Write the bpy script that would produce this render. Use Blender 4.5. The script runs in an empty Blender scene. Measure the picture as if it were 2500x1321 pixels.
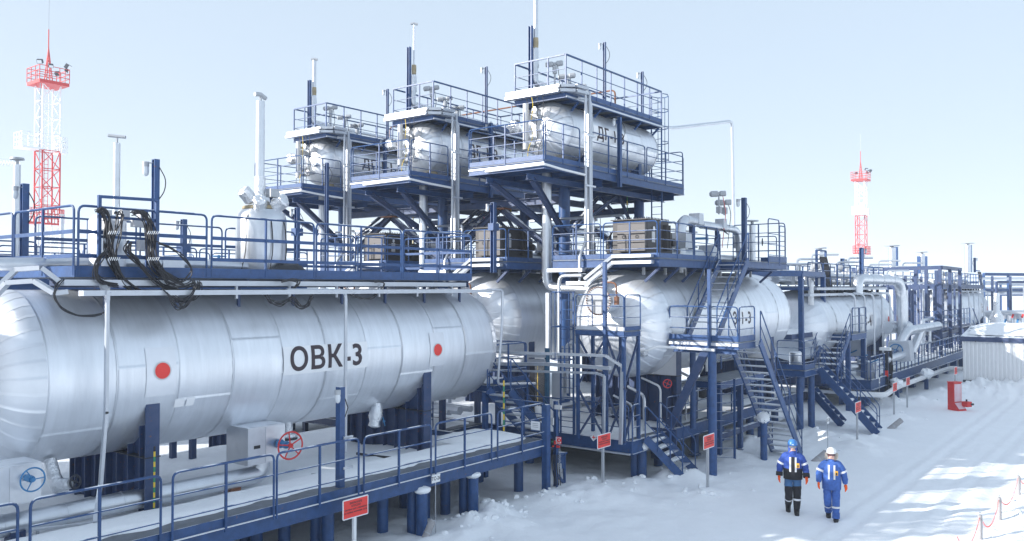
import bpy, bmesh, math, random
import numpy as np
from mathutils import Vector, Matrix
R_ = random.Random(11)
SC = bpy.context.scene
COL = SC.collection
rad = math.radians
# ---------------------------------------------------------------- camera, sky, sun, exposure
# plant axes: +X runs along the vessels, +Y runs from vessel row to vessel row, Z up; ground at z = 0
YAW = math.atan(1580 / 2053.0); PIT = math.atan(40.5 / 2053.0); HC = 5.8
FW = Vector((math.cos(YAW) * math.cos(PIT), math.sin(YAW) * math.cos(PIT), math.sin(PIT)))
RT = Vector((math.sin(YAW), -math.cos(YAW), 0)); UP = RT.cross(FW)
cam = bpy.data.cameras.new('camera'); camo = bpy.data.objects.new('camera', cam); COL.objects.link(camo)
camo.location = (0, 0, HC); camo.rotation_euler = FW.to_track_quat('-Z', 'Y').to_euler()
cam.sensor_width = 36; cam.lens = 36 * 2053 / 2500; cam.clip_start = .5; cam.clip_end = 9000
SC.camera = camo
SUN_AZ, SUN_EL = 140.5, 21.0            # where the sun stands (light runs the other way)
w = bpy.data.worlds.new('World'); SC.world = w; w.use_nodes = True
nt = w.node_tree; nt.nodes.clear()
sky = nt.nodes.new('ShaderNodeTexSky'); sky.sky_type = 'NISHITA'; sky.sun_disc = False
sky.sun_elevation = rad(SUN_EL); sky.sun_rotation = rad(90 - SUN_AZ)
sky.altitude = 0; sky.air_density = .6; sky.dust_density = .6; sky.ozone_density = 3.0
bgn = nt.nodes.new('ShaderNodeBackground'); bgn.inputs['Strength'].default_value = .15
wo = nt.nodes.new('ShaderNodeOutputWorld')
hsv = nt.nodes.new('ShaderNodeHueSaturation'); hsv.inputs['Saturation'].default_value = 1.95; hsv.inputs['Value'].default_value = 2.45
gm = nt.nodes.new('ShaderNodeGamma'); gm.inputs['Gamma'].default_value = .14; nt.links.new(sky.outputs[0], gm.inputs['Color']); nt.links.new(gm.outputs[0], hsv.inputs['Color']); nt.links.new(hsv.outputs[0], bgn.inputs[0]); nt.links.new(bgn.outputs[0], wo.inputs[0])
sl = bpy.data.lights.new('sun', 'SUN'); sl.energy = 3.4; sl.angle = rad(.5); sl.color = (1, .97, .925)
so = bpy.data.objects.new('sun', sl); COL.objects.link(so)
sd = Vector((math.cos(rad(SUN_AZ)) * math.cos(rad(SUN_EL)), math.sin(rad(SUN_AZ)) * math.cos(rad(SUN_EL)), math.sin(rad(SUN_EL))))
so.rotation_euler = (-sd).to_track_quat('-Z', 'Y').to_euler(); so.location = (-40, 40, 60)
vs = SC.view_settings; vs.view_transform = 'Standard'; vs.look = 'None'; vs.exposure = 1.12; vs.gamma = 1; vs.use_curve_mapping = False
HAZE = .0007
SC.cycles.volume_bounces = 1
SC.cycles.max_bounces = 8; SC.cycles.diffuse_bounces = 6; SC.cycles.glossy_bounces = 4
SC.cycles.use_denoising = True

# ---------------------------------------------------------------- helpers
def P(x, y, u=None, v=None, z=None):
    """world point on a known plane of the plant (surveyed from the photograph)"""
    r = FW + RT * ((x - 1250) / 2053) - UP * ((y - 660.5) / 2053)
    t = u / r.x if u is not None else v / r.y if v is not None else (z - HC) / r.z
    return Vector((0, 0, HC)) + r * t

MAT = {}
def mat(name, base, rough=.5, metal=0., var=0., bump=0., bscale=20., rvar=0., vscale=3., spec=.5, stretch=None, tint=None, objvar=0., frost_highlight=0., rust=0.):
    m = bpy.data.materials.new(name); m.use_nodes = True; n = m.node_tree; b = n.nodes['Principled BSDF']
    b.inputs['Base Color'].default_value = (*base, 1); b.inputs['Roughness'].default_value = rough
    b.inputs['Metallic'].default_value = metal; b.inputs['Specular IOR Level'].default_value = spec
    tc = n.nodes.new('ShaderNodeTexCoord'); mp = n.nodes.new('ShaderNodeMapping')
    n.links.new(tc.outputs['Object'], mp.inputs[0])
    if stretch: mp.inputs['Scale'].default_value = stretch
    if var or objvar:
        no = n.nodes.new('ShaderNodeTexNoise'); no.inputs['Scale'].default_value = vscale; no.inputs['Detail'].default_value = 6; no.inputs['Roughness'].default_value = .65
        n.links.new(mp.outputs[0], no.inputs['Vector'])
        cr = n.nodes.new('ShaderNodeMapRange'); cr.inputs['From Min'].default_value = .3; cr.inputs['From Max'].default_value = .7
        n.links.new(no.outputs['Fac'], cr.inputs[0])
        mx = n.nodes.new('ShaderNodeMix'); mx.data_type = 'RGBA'
        t = tint or tuple(min(1, c * (1 + var)) for c in base)
        mx.inputs['A'].default_value = (*[c * (1 - var) for c in base], 1) if not tint else (*base, 1)
        mx.inputs['B'].default_value = (*t, 1)
        n.links.new(cr.outputs[0], mx.inputs['Factor'])
        last = mx.outputs['Result']
        if objvar:
            oi = n.nodes.new('ShaderNodeObjectInfo'); mr = n.nodes.new('ShaderNodeMapRange')
            mr.inputs['To Min'].default_value = 1 - objvar; mr.inputs['To Max'].default_value = 1
            n.links.new(oi.outputs['Random'], mr.inputs[0])
            hs = n.nodes.new('ShaderNodeHueSaturation'); n.links.new(mr.outputs[0], hs.inputs['Value']); n.links.new(last, hs.inputs['Color'])
            last = hs.outputs[0]
        if rust:                                   # chipped spots showing rusty primer
            n3 = n.nodes.new('ShaderNodeTexNoise'); n3.inputs['Scale'].default_value = 7; n3.inputs['Detail'].default_value = 8; n3.inputs['Roughness'].default_value = .75; n.links.new(tc.outputs['Object'], n3.inputs['Vector'])
            m3 = n.nodes.new('ShaderNodeMapRange'); m3.inputs['From Min'].default_value = .69 - rust * .1; m3.inputs['From Max'].default_value = .73 - rust * .1; n.links.new(n3.outputs['Fac'], m3.inputs[0])
            x3 = n.nodes.new('ShaderNodeMix'); x3.data_type = 'RGBA'; x3.inputs['B'].default_value = (.16, .075, .045, 1); n.links.new(m3.outputs[0], x3.inputs['Factor']); n.links.new(last, x3.inputs['A']); last = x3.outputs['Result']
        if frost_highlight:                                   # thin snow and hoar frost on upward faces, doubling as painted white highlights
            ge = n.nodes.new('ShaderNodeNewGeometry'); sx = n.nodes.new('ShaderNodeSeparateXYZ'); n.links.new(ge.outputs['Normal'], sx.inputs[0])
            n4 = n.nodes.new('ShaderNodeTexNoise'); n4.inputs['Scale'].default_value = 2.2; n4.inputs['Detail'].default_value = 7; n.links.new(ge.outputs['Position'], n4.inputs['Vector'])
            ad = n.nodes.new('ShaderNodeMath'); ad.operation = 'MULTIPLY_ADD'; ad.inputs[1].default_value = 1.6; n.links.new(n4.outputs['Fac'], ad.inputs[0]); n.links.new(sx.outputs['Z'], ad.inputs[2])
            m4 = n.nodes.new('ShaderNodeMapRange'); m4.inputs['From Min'].default_value = 1.82 - frost_highlight * .5; m4.inputs['From Max'].default_value = 2.0 - frost_highlight * .5; n.links.new(ad.outputs[0], m4.inputs[0])
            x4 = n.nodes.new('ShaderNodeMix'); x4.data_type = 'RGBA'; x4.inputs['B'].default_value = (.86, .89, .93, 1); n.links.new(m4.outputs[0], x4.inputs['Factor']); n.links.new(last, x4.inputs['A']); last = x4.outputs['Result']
        n.links.new(last, b.inputs['Base Color'])
    if rvar:
        no2 = n.nodes.new('ShaderNodeTexNoise'); no2.inputs['Scale'].default_value = vscale * 1.7; no2.inputs['Detail'].default_value = 5
        n.links.new(mp.outputs[0], no2.inputs['Vector'])
        rr = n.nodes.new('ShaderNodeMapRange'); rr.inputs['To Min'].default_value = max(.05, rough - rvar); rr.inputs['To Max'].default_value = rough + rvar
        n.links.new(no2.outputs['Fac'], rr.inputs[0]); n.links.new(rr.outputs[0], b.inputs['Roughness'])
    if bump:
        nb = n.nodes.new('ShaderNodeTexNoise'); nb.inputs['Scale'].default_value = bscale; nb.inputs['Detail'].default_value = 8; nb.inputs['Roughness'].default_value = .58
        n.links.new(mp.outputs[0], nb.inputs['Vector'])
        bp = n.nodes.new('ShaderNodeBump'); bp.inputs['Strength'].default_value = bump; bp.inputs['Distance'].default_value = .05
        n.links.new(nb.outputs['Fac'], bp.inputs['Height']); n.links.new(bp.outputs[0], b.inputs['Normal'])
    MAT[name] = m; return m
ALU = mat('aluminium_cladding', (.84, .87, .915), .42, .74, .075, .15, 1.7, .12, 1.0, objvar=.06, stretch=(5, .6, .6))
ALUH = mat('head_cladding', (.80, .83, .875), .45, .8, .06, .04, 1.4, .08, 1.6, objvar=.06)
ALUP = mat('pipe_cladding', (.68, .71, .755), .36, .95, .07, .12, 5, .08, 3, objvar=.06)
GALV = mat('galvanised_steel', (.62, .65, .70), .45, .7, .06, .03, 8, .06, 4, objvar=.08, frost_highlight=.45)
TRAY = mat('cable_tray_steel', (.50, .53, .58), .42, .75, .05, .03, 8, .05, 4, frost_highlight=.5)
BLUE = mat('blue_paint', (.024, .076, .215), .42, 0, .22, .06, 14, .08, 5, objvar=.16, frost_highlight=.5, rust=.5)
BLUE2 = mat('weathered_blue_paint', (.015, .045, .13), .5, 0, .35, .08, 9, .1, 2.5, tint=(.05, .075, .16), frost_highlight=.45, rust=.8)
SNOW = mat('snow', (.90, .925, .95), .7, 0, .02, .5, 5, 0, 1.5, spec=.2)
WHITE = mat('white_paint', (.80, .81, .82), .45, 0, .03, 0, 10, .05, 3)
CREAM = mat('off_white_paint', (.60, .60, .61), .5, 0, .05)
RED = mat('red_paint', (.62, .035, .035), .45, 0, .1)
SIGNRED = mat('sign_red', (.83, .05, .04), .45, 0, .04)
BLACK = mat('black_rubber', (.022, .022, .028), .55, 0, .2)
INK = mat('dark_lettering', (.05, .035, .045), .6)
BROWN = mat('taupe_enclosure_paint', (.052, .047, .048), .5, 0, .1, .03, 6)
DOOR = mat('pale_taupe_panel', (.115, .106, .106), .5, 0, .06)
RUST = mat('rusty_steel', (.22, .10, .06), .8, 0, .4, .1, 9)
GREY = mat('grey_casting', (.42, .44, .47), .5, .2, .1)
FOIL = mat('crumpled_foil', (.80, .82, .85), .3, 1, .05, .9, 14, .1, 4)
GRAT = mat('steel_grating', (.17, .19, .22), .6, .3, .2, .3, 60)
YEL = mat('yellow_tape', (.75, .52, .05), .5)
GRN = mat('green_tape', (.03, .24, .12), .5)
TEAL = mat('teal_paint', (.02, .10, .19), .45, 0, .3)
VBLUE = mat('valve_blue_paint', (.04, .20, .42), .45, 0, .1)
PAPER = mat('paper_notice', (.88, .89, .91), .6)
PALE = mat('pale_plate', (.80, .82, .86), .38, .35, .04)
MASTR = mat('mast_red_paint', (.56, .018, .018), .5)
MASTW = mat('mast_white_paint', (.80, .81, .83), .5)
DARK = mat('dark_steel', (.035, .04, .055), .6, .2, .3)
GLASS = mat('lamp_glass', (.65, .69, .73), .12, 0, spec=.8)
WOOL = mat('mineral_wool', (.40, .33, .21), .9, 0, .25, .8, 25)
TARP = mat('dark_tarpaulin', (.05, .052, .06), .55, 0, .3, .9, 6)
CONC = mat('pile_concrete', (.36, .35, .36), .8, 0, .15, .3, 20)

ORG = {}
class MB:
    def __init__(s): s.v = []; s.f = []
    def add(s, vs, fs):
        k = len(s.v); s.v += [tuple(q) for q in vs]; s.f += [tuple(i + k for i in q) for q in fs]; return s
    def box(s, x0, y0, z0, x1, y1, z1):
        a = [(x, y, z) for z in (z0, z1) for y in (y0, y1) for x in (x0, x1)]
        return s.add(a, [(0, 2, 3, 1), (4, 5, 7, 6), (0, 1, 5, 4), (2, 6, 7, 3), (0, 4, 6, 2), (1, 3, 7, 5)])
    def bar(s, p, q, w_, h_, up=(0, 0, 1)):
        p = Vector(p); q = Vector(q); d = (q - p)
        if d.length < 1e-5: return s
        d.normalize(); up = Vector(up)
        if abs(d.dot(up)) > .98: up = Vector((1, 0, 0))
        sd_ = d.cross(up).normalized(); u_ = sd_.cross(d)
        c = [(-1, -1), (1, -1), (1, 1), (-1, 1)]
        a = [e + sd_ * (i * w_ / 2) + u_ * (j * h_ / 2) for e in (p, q) for i, j in c]
        return s.add(a, [(0, 1, 2, 3), (7, 6, 5, 4), (0, 4, 5, 1), (1, 5, 6, 2), (2, 6, 7, 3), (3, 7, 4, 0)])
    def ibeam(s, p, q, w_, h_, t=.014):
        p = Vector(p); q = Vector(q); d = (q - p).normalized(); up = Vector((0, 0, 1))
        if abs(d.dot(up)) > .9: up = Vector((0, 1, 0))
        sd_ = d.cross(up).normalized(); u_ = sd_.cross(d)
        s.bar(p + u_ * (h_ / 2 - t / 2), q + u_ * (h_ / 2 - t / 2), w_, t, u_)
        s.bar(p - u_ * (h_ / 2 - t / 2), q - u_ * (h_ / 2 - t / 2), w_, t, u_)
        return s.bar(p, q, t, h_ - 2 * t, u_)
    def tube(s, pts, r, n=8, cap=True, bend=0., rs=None):
        pts = [Vector(p) for p in pts]
        if bend:
            o = [pts[0]]
            for i in range(1, len(pts) - 1):
                a, b, c = pts[i - 1], pts[i], pts[i + 1]
                k = min(bend, (a - b).length * .49, (c - b).length * .49)
                A = b + (a - b).normalized() * k; B = b + (c - b).normalized() * k
                for t in (0, .25, .5, .75, 1): o.append(A * (1 - t) ** 2 + b * (2 * t * (1 - t)) + B * t * t)
            o.append(pts[-1]); pts = o
        k0 = len(s.v); up = None
        for i, p in enumerate(pts):
            d = (pts[min(i + 1, len(pts) - 1)] - pts[max(i - 1, 0)])
            if d.length < 1e-7: d = Vector((0, 0, 1))
            d.normalize()
            if up is None:
                up = Vector((0, 0, 1)) if abs(d.z) < .9 else Vector((1, 0, 0))
            up = (up - d * up.dot(d))
            if up.length < 1e-4: up = d.orthogonal()
            up.normalize(); sd_ = d.cross(up); rr = rs[i] if rs else r
            for j in range(n):
                a = 2 * math.pi * (j + .5) / n
                s.v.append(tuple(p + sd_ * (rr * math.cos(a)) + up * (rr * math.sin(a))))
        for i in range(len(pts) - 1):
            for j in range(n):
                a = k0 + i * n + j; b = k0 + i * n + (j + 1) % n
                s.f.append((a, a + n, b + n, b))
        if cap:
            s.f.append(tuple(k0 + j for j in range(n))); e = k0 + (len(pts) - 1) * n
            s.f.append(tuple(e + j for j in reversed(range(n))))
        return s
    def lathe(s, prof, o, ax=(0, 0, 1), n=16):
        """prof: (radius, height) pairs from the origin along ax"""
        o = Vector(o); ax = Vector(ax).normalized(); e1 = ax.orthogonal().normalized(); e2 = ax.cross(e1); k0 = len(s.v)
        for r, h in prof:
            for j in range(n):
                a = 2 * math.pi * j / n
                s.v.append(tuple(o + ax * h + e1 * (r * math.cos(a)) + e2 * (r * math.sin(a))))
        for i in range(len(prof) - 1):
            for j in range(n):
                a = k0 + i * n + j; b = k0 + i * n + (j + 1) % n
                s.f.append((a, b, b + n, a + n))
        s.f.append(tuple(k0 + j for j in reversed(range(n)))); e = k0 + (len(prof) - 1) * n
        s.f.append(tuple(e + j for j in range(n)))
        return s
    def prism(s, poly, d):
        n = len(poly); d = Vector(d); a = [Vector(p) for p in poly]
        return s.add(a + [p + d for p in a], [tuple(reversed(range(n))), tuple(range(n, 2 * n))] + [(i, (i + 1) % n, (i + 1) % n + n, i + n) for i in range(n)])
    def torus(s, c, ax, r, t, n=24, m=6):
        c = Vector(c); ax = Vector(ax).normalized(); e1 = ax.orthogonal().normalized(); e2 = ax.cross(e1); k0 = len(s.v)
        for i in range(n):
            a = 2 * math.pi * i / n; d = e1 * math.cos(a) + e2 * math.sin(a)
            for j in range(m):
                b = 2 * math.pi * j / m
                s.v.append(tuple(c + d * (r + t * math.cos(b)) + ax * (t * math.sin(b))))
        for i in range(n):
            for j in range(m):
                s.f.append((k0 + i * m + j, k0 + ((i + 1) % n) * m + j, k0 + ((i + 1) % n) * m + (j + 1) % m, k0 + i * m + (j + 1) % m))
        return s
    def blob(s, c, rx, ry, rz, n=10, jit=.15, zmin=None, seed=0):
        q = random.Random(seed * 7 + 3); c = Vector(c); k0 = len(s.v); m = max(5, n // 2 + 1)
        for i in range(m + 1):
            th = math.pi * i / m
            for j in range(n):
                a = 2 * math.pi * j / n; k = 1 + q.uniform(-jit, jit)
                z = c.z + rz * math.cos(th) * k
                if zmin is not None: z = max(z, zmin)
                s.v.append((c.x + rx * math.sin(th) * math.cos(a) * k, c.y + ry * math.sin(th) * math.sin(a) * k, z))
        for i in range(m):
            for j in range(n):
                a = k0 + i * n + j; b = k0 + i * n + (j + 1) % n
                s.f.append((a, a + n, b + n, b))
        return s
    def build(s, name, m, parent=None, smooth=False, label=None):
        o_ = ORG.get(parent.name, Vector()) if parent else Vector()
        me = bpy.data.meshes.new(name); me.from_pydata([(x - o_.x, y - o_.y, z - o_.z) for x, y, z in s.v], [], s.f)
        ms = m if isinstance(m, (list, tuple)) else [m]
        for q in ms: me.materials.append(q)
        if smooth:
            me.polygons.foreach_set('use_smooth', [True] * len(me.polygons))
            if smooth != 'all': me.set_sharp_from_angle(angle=rad(38))
        ob = bpy.data.objects.new(name, me); COL.objects.link(ob)
        if parent: ob.parent = parent; ORG[ob.name] = o_
        if label: ob['label'] = label
        return ob
def tag(o, label, cat=None, group=None, kind=None):
    o['label'] = label
    if cat: o['category'] = cat
    if group: o['group'] = group
    if kind: o['kind'] = kind
    return o
def thing(name, loc, label, cat, group=None):
    o = bpy.data.objects.new(name, None); COL.objects.link(o); o.location = loc; o.empty_display_size = .2
    ORG[o.name] = Vector(loc); return tag(o, label, cat, group)
def structure(o): o['kind'] = 'structure'; return o
def V(*a): return Vector(a)

def text_geo(body, size, offset=0., spacing=1.):
    cu = bpy.data.curves.new('lettering', 'FONT'); cu.body = body; cu.size = size; cu.offset = offset; cu.align_x = 'CENTER'; cu.align_y = 'CENTER'
    cu.resolution_u = 3; cu.space_character = spacing
    ob = bpy.data.objects.new('lettering', cu); COL.objects.link(ob)
    me = bpy.data.meshes.new_from_object(ob.evaluated_get(bpy.context.evaluated_depsgraph_get()))
    bpy.data.objects.remove(ob); bpy.data.curves.remove(cu)
    return me
def text_flat(body, size, c, ex, ey, m, parent, offset=0., spacing=1., name='lettering'):
    me = text_geo(body, size, offset, spacing); c = Vector(c); ex = Vector(ex).normalized(); ey = Vector(ey).normalized(); o_ = ORG[parent.name]
    for v in me.vertices: v.co = c + ex * v.co.x + ey * v.co.y - o_
    me.materials.clear(); me.materials.append(m); me.name = name
    ob = bpy.data.objects.new(name, me); COL.objects.link(ob); ob.parent = parent; ORG[ob.name] = o_; return ob
def text_on_vessel(body, size, u, zc, vc, zax, r, m, parent, offset=0., spacing=1.):
    """lettering bent round a vessel lying along X, read from -Y"""
    me = text_geo(body, size, offset, spacing); bm = bmesh.new(); bm.from_mesh(me)
    for k in range(-9, 10):
        bmesh.ops.bisect_plane(bm, geom=bm.verts[:] + bm.edges[:] + bm.faces[:], plane_co=(0, k * .06, 0), plane_no=(0, 1, 0))
    bm.to_mesh(me); bm.free(); o_ = ORG[parent.name]; a0 = math.asin((zc - zax) / r)
    for v in me.vertices:
        a = a0 + v.co.y / r
        v.co = V(u + v.co.x, vc - r * math.cos(a), zax + r * math.sin(a)) - o_
    me.materials.clear(); me.materials.append(m); me.name = 'lettering'
    ob = bpy.data.objects.new('lettering', me); COL.objects.link(ob); ob.parent = parent; ORG[ob.name] = o_; return ob
def plate_on_vessel(u0, u1, z0, z1, vc, zax, r, m, parent, name='label_plate'):
    b = MB(); a0 = math.asin((z0 - zax) / r); a1 = math.asin((z1 - zax) / r); n = 8; vs_ = []
    for i in range(n + 1):
        a = a0 + (a1 - a0) * i / n
        for u in (u0, u1): vs_.append((u, vc - r * math.cos(a), zax + r * math.sin(a)))
    b.add(vs_, [(2 * i, 2 * i + 1, 2 * i + 3, 2 * i + 2) for i in range(n)])
    return b.build(name, m, parent, True)
def disc_on_vessel(u, z, rd, vc, zax, r, m, parent, name):
    b = MB(); a0 = math.asin((z - zax) / r); vs_ = []; fs = []
    for i in range(4):
        q = rd * (i + .01) / 3
        for j in range(24):
            t = 2 * math.pi * j / 24; a = a0 + q * math.sin(t) / r
            vs_.append((u + q * math.cos(t), vc - r * math.cos(a), zax + r * math.sin(a)))
    for i in range(3):
        for j in range(24):
            k = i * 24; fs.append((k + j, k + (j + 1) % 24, k + 24 + (j + 1) % 24, k + 24 + j))
    b.add(vs_, fs); return b.build(name, m, parent, True)

# ---------------------------------------------------------------- guard rails, platforms, stairs
def guard(par, A, B, h=1.1, mids=(.37, .74), posts=1, r=.021, flat=0., m=BLUE, ends=(True, True), square=False):
    """one welded rail panel from floor point A to floor point B: a handrail with its posts and middle rails"""
    A = Vector(A); B = Vector(B); up = V(0, 0, h); b = MB()
    pts = ([A] if ends[0] else []) + [A + up, B + up] + ([B] if ends[1] else [])
    if square:
        b.bar(A + up, B + up, .05, .05)
        for e, q in zip(ends, (A, B)):
            if e: b.bar(q, q + up, .045, .045)
    else: b.tube(pts, r, 6, bend=.13)
    hr = b.build('handrail', m, par, not square)
    for k in range(posts):
        t = (k + 1) / (posts + 1); q = A.lerp(B, t)
        MB().bar(q, q + up * .995, .042, .042).build('post', m, hr)
    for f in mids:
        q = MB()
        if flat: q.bar(A + up * f, B + up * f, .012, flat)
        else: q.tube([A + up * f, B + up * f], r * .72, 5)
        q.build('mid_rail', m, hr)
    return hr
def fence_line(par, A, B, n, gap=.09, **k):
    A = Vector(A); B = Vector(B); d = (B - A).normalized() * gap / 2
    for i in range(n):
        guard(par, A.lerp(B, i / n) + d, A.lerp(B, (i + 1) / n) - d, **k)
def toe(par, A, B, h=.15, z=0., m=BLUE, t=.012):
    A = Vector(A) + V(0, 0, z + h / 2); B = Vector(B) + V(0, 0, z + h / 2)
    return MB().bar(A, B, t, h).build('toe_board', m, par)
def platform(par, u0, u1, v0, v1, z, hb=.22, joists=4, m=BLUE, deckm=GRAT, along='v'):
    MB().box(u0 + .01, v0 + .01, z - .035, u1 - .01, v1 - .01, z).build('deck', deckm, par)
    zb = z - .04
    for q in ((u0, v0, u1, v0), (u0, v1, u1, v1), (u0, v0, u0, v1), (u1, v0, u1, v1)):
        MB().ibeam((q[0], q[1], zb - hb / 2), (q[2], q[3], zb - hb / 2), .08, hb).build('edge_beam', m, par)
    for i in range(joists):
        t = (i + 1) / (joists + 1)
        if along == 'v': a, b = (u0 + (u1 - u0) * t, v0 + .06, zb - hb * .4), (u0 + (u1 - u0) * t, v1 - .06, zb - hb * .4)
        else: a, b = (u0 + .06, v0 + (v1 - v0) * t, zb - hb * .4), (u1 - .06, v0 + (v1 - v0) * t, zb - hb * .4)
        MB().ibeam(a, b, .07, hb * .7).build('joist', m, par)
def stairs(par, top, foot, wvec, n, m=BLUE, treadm=GALV, rails=(True, True), rh=1.0, sh=.2, snow=0., tubes=.02):
    """straight flight: top/foot = centre of the upper and lower edge, wvec = half width vector"""
    top = Vector(top); foot = Vector(foot); wv = Vector(wvec); d = foot - top; hd = V(d.x, d.y, 0).normalized()
    for s in (-1, 1):
        MB().bar(top + wv * s, foot + wv * s, .05, sh).build('stringer', m, par)
    run = .25
    for i in range(n):
        c = top.lerp(foot, (i + .6) / n); q = MB()
        q.prism([c - wv * .96 - hd * run / 2, c + wv * .96 - hd * run / 2, c + wv * .96 + hd * run / 2, c - wv * .96 + hd * run / 2], (0, 0, -.035))
        q.build('tread', treadm, par)
        if snow and R_.random() < snow:
            MB().prism([c - wv * .8 - hd * run * .45, c + wv * R_.uniform(.1, .85) - hd * run * .45, c + wv * R_.uniform(.1, .85) + hd * run * .4, c - wv * .8 + hd * run * .4], (0, 0, R_.uniform(.02, .05))).build('snow_patch', SNOW, par)
    for s, on in zip((-1, 1), rails):
        if not on: continue
        a = top + wv * s * 1.04; b = foot + wv * s * 1.04; up = V(0, 0, rh)
        hr = MB().tube([a, a + up, b + up, b], tubes, 6, bend=.12).build('handrail', m, par, True)
        for f in (.5,): MB().tube([a + up * f, b + up * f], tubes * .75, 5).build('mid_rail', m, hr)
        for t in (.33, .67):
            q = a.lerp(b, t); MB().bar(q, q + up, .035, .035).build('post', m, hr)

# ---------------------------------------------------------------- clad vessels
def sheet(par, ua, ub, a0, a1, vc, zc, r, n, m=ALU, lip=.0045):
    b = MB(); us = [(ua - .010, lip), (ua + .016, lip), (ua + .02, 0), (ua + .06, 0), (ub - .03, 0), (ub, 0)]
    an = [a0 + (a1 - a0) * i / n for i in range(n + 1)]
    ans = [(a, 0) for a in an[:-1]] + [(a1 - .07 / r, 0), (a1 - .034 / r, 0), (a1 - .03 / r, lip * .8), (a1 + .012 / r, lip * .8)]
    for u, o in us:
        for a, p in ans:
            q = r + max(o, p); b.v.append((u, vc + q * math.cos(a), zc + q * math.sin(a)))
    k = len(ans)
    for i in range(len(us) - 1):
        for j in range(k - 1): b.f.append((i * k + j, (i + 1) * k + j, (i + 1) * k + j + 1, i * k + j + 1))
    return b.build('cladding_sheet', m, par, 'all')
def head(par, u, vc, zc, r, a, sgn, n, m=ALU, t1=1.42, lip=.0045, nt=8):
    if m is ALU: m = ALUH
    for k in range(n):
        b = MB(); a0 = 2 * math.pi * k / n + .13; a1 = a0 + 2 * math.pi / n; wdt = a1 - a0
        cols = [(a0, 0), (a0 + wdt * .25, 0), (a0 + wdt * .5, 0), (a0 + wdt * .75, 0), (a1 - .08 * wdt, 0), (a1 - .05 * wdt, lip), (a1 + .03 * wdt, lip)]
        for i in range(nt + 1):
            t = t1 * i / nt
            for g, o in cols:
                rr = r + .004 + o; b.v.append((u + sgn * (a + o) * math.sin(t), vc + rr * math.cos(t) * math.cos(g), zc + rr * math.cos(t) * math.sin(g)))
        kk = len(cols)
        for i in range(nt):
            for j in range(kk - 1):
                q = (i * kk + j, (i + 1) * kk + j, (i + 1) * kk + j + 1, i * kk + j + 1)
                b.f.append(q if sgn < 0 else q[::-1])
        b.build('cladding_gore', m, par, 'all')
    MB().lathe([(r * math.cos(t1) * 1.06, 0), (r * math.cos(t1) * .7, .03), (.01, .045)], (u + sgn * (a * math.sin(t1)), vc, zc), (sgn, 0, 0), 16).build('cap_plate', m, par, True)
def vessel(par, u0, u1, vc, zc, r, a, nc, gores, m=ALU, seg=10, heads=(True, True)):
    MB().lathe([(r - .03, 0), (r - .03, u1 - u0)], (u0, vc, zc), (1, 0, 0), 40).build('shell', m, par, True)
    for i in range(nc):
        ua = u0 + (u1 - u0) * i / nc; ub = u0 + (u1 - u0) * (i + 1) / nc; st = [.62, -.1, .35, -.35, .12][i % 5]
        for k in range(3):
            a0 = math.pi + st + 2 * math.pi * k / 3
            sheet(par, ua, ub, a0, a0 + 2 * math.pi / 3, vc, zc, r + (.004 if i % 2 else 0), seg, m)
    if heads[0]: head(par, u0, vc, zc, r, a, -1, gores, m)
    if heads[1]: head(par, u1, vc, zc, r, a, 1, gores, m)
def saddle(par, u, vc, zc, r, z0, hw, m=BLUE2, t=.29, m2=None):
    """a steel cradle under a vessel: web with ribs and end plates"""
    n = 12; zt = zc - math.sqrt(max(.01, r * r - hw * hw)) if hw < r else zc
    poly = [(u, vc - hw, z0), (u, vc + hw, z0)]
    for i in range(n + 1):
        y = hw - 2 * hw * i / n; poly.append((u, vc + y, zc - math.sqrt(max(r * r - y * y, .0)) - .005))
    sd_ = MB().prism([V(*p) - V(.012, 0, 0) for p in poly], (.024, 0, 0)).build('saddle', m, par)
    for s in (-1, 1):
        MB().box(u - t / 2, vc + s * hw - .02, z0, u + t / 2, vc + s * hw + .02, zt + .32).build('end_plate', m, sd_)
    for i in range(7):
        y = -hw + 2 * hw * (i + .5) / 7; zz = zc - math.sqrt(r * r - y * y)
        MB().box(u - t / 2, vc + y - .012, z0, u + t / 2, vc + y + .012, zz).build('rib', m, sd_)
    zm = (z0 + zt) / 2 + (.42 if m2 else .1)
    MB().box(u - t / 2 - .02, vc - hw - .03, zm - .012, u + t / 2 + .02, vc + hw + .03, zm + .012).build('shelf_plate', DARK, sd_)
    if m2:
        up_ = [(u - t / 2 - .03, p[1], p[2]) for p in poly[2:]] + [(u - t / 2 - .03, vc - hw, zm + .02), (u - t / 2 - .03, vc + hw, zm + .02)]
        MB().prism(up_, (t + .06, 0, 0)).build('insulation', m2, sd_)
    return sd_
def handwheel(par, c, ax, r, m=RED, spokes=5, t=.018):
    c = Vector(c); ax = Vector(ax).normalized(); b = MB().torus(c, ax, r, t, 28, 6); e1 = ax.orthogonal().normalized(); e2 = ax.cross(e1)
    for k in range(spokes):
        a = 2 * math.pi * k / spokes + .3; b.tube([c, c + (e1 * math.cos(a) + e2 * math.sin(a)) * r], t * .75, 5)
    b.lathe([(r * .17, -.03), (r * .17, .04)], c, ax, 10)
    return b.build('handwheel', m, par, True)
def pipe(par, pts, r, m=ALUP, bend=None, name='pipe', bands=1.1, n=16):
    pts = [Vector(p) for p in pts]
    o = MB().tube(pts, r, n, bend=bend if bend is not None else r * 2.2).build(name, m, par, True)
    if bands:
        for a, b in zip(pts[:-1], pts[1:]):
            L = (b - a).length; k = int(L / bands)
            for i in range(1, k + 1):
                q = a.lerp(b, i / (k + 1)); d = (b - a).normalized()
                MB().tube([q - d * .02, q + d * .02], r * 1.035, n).build('band', m, o, True)
    return o
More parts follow.
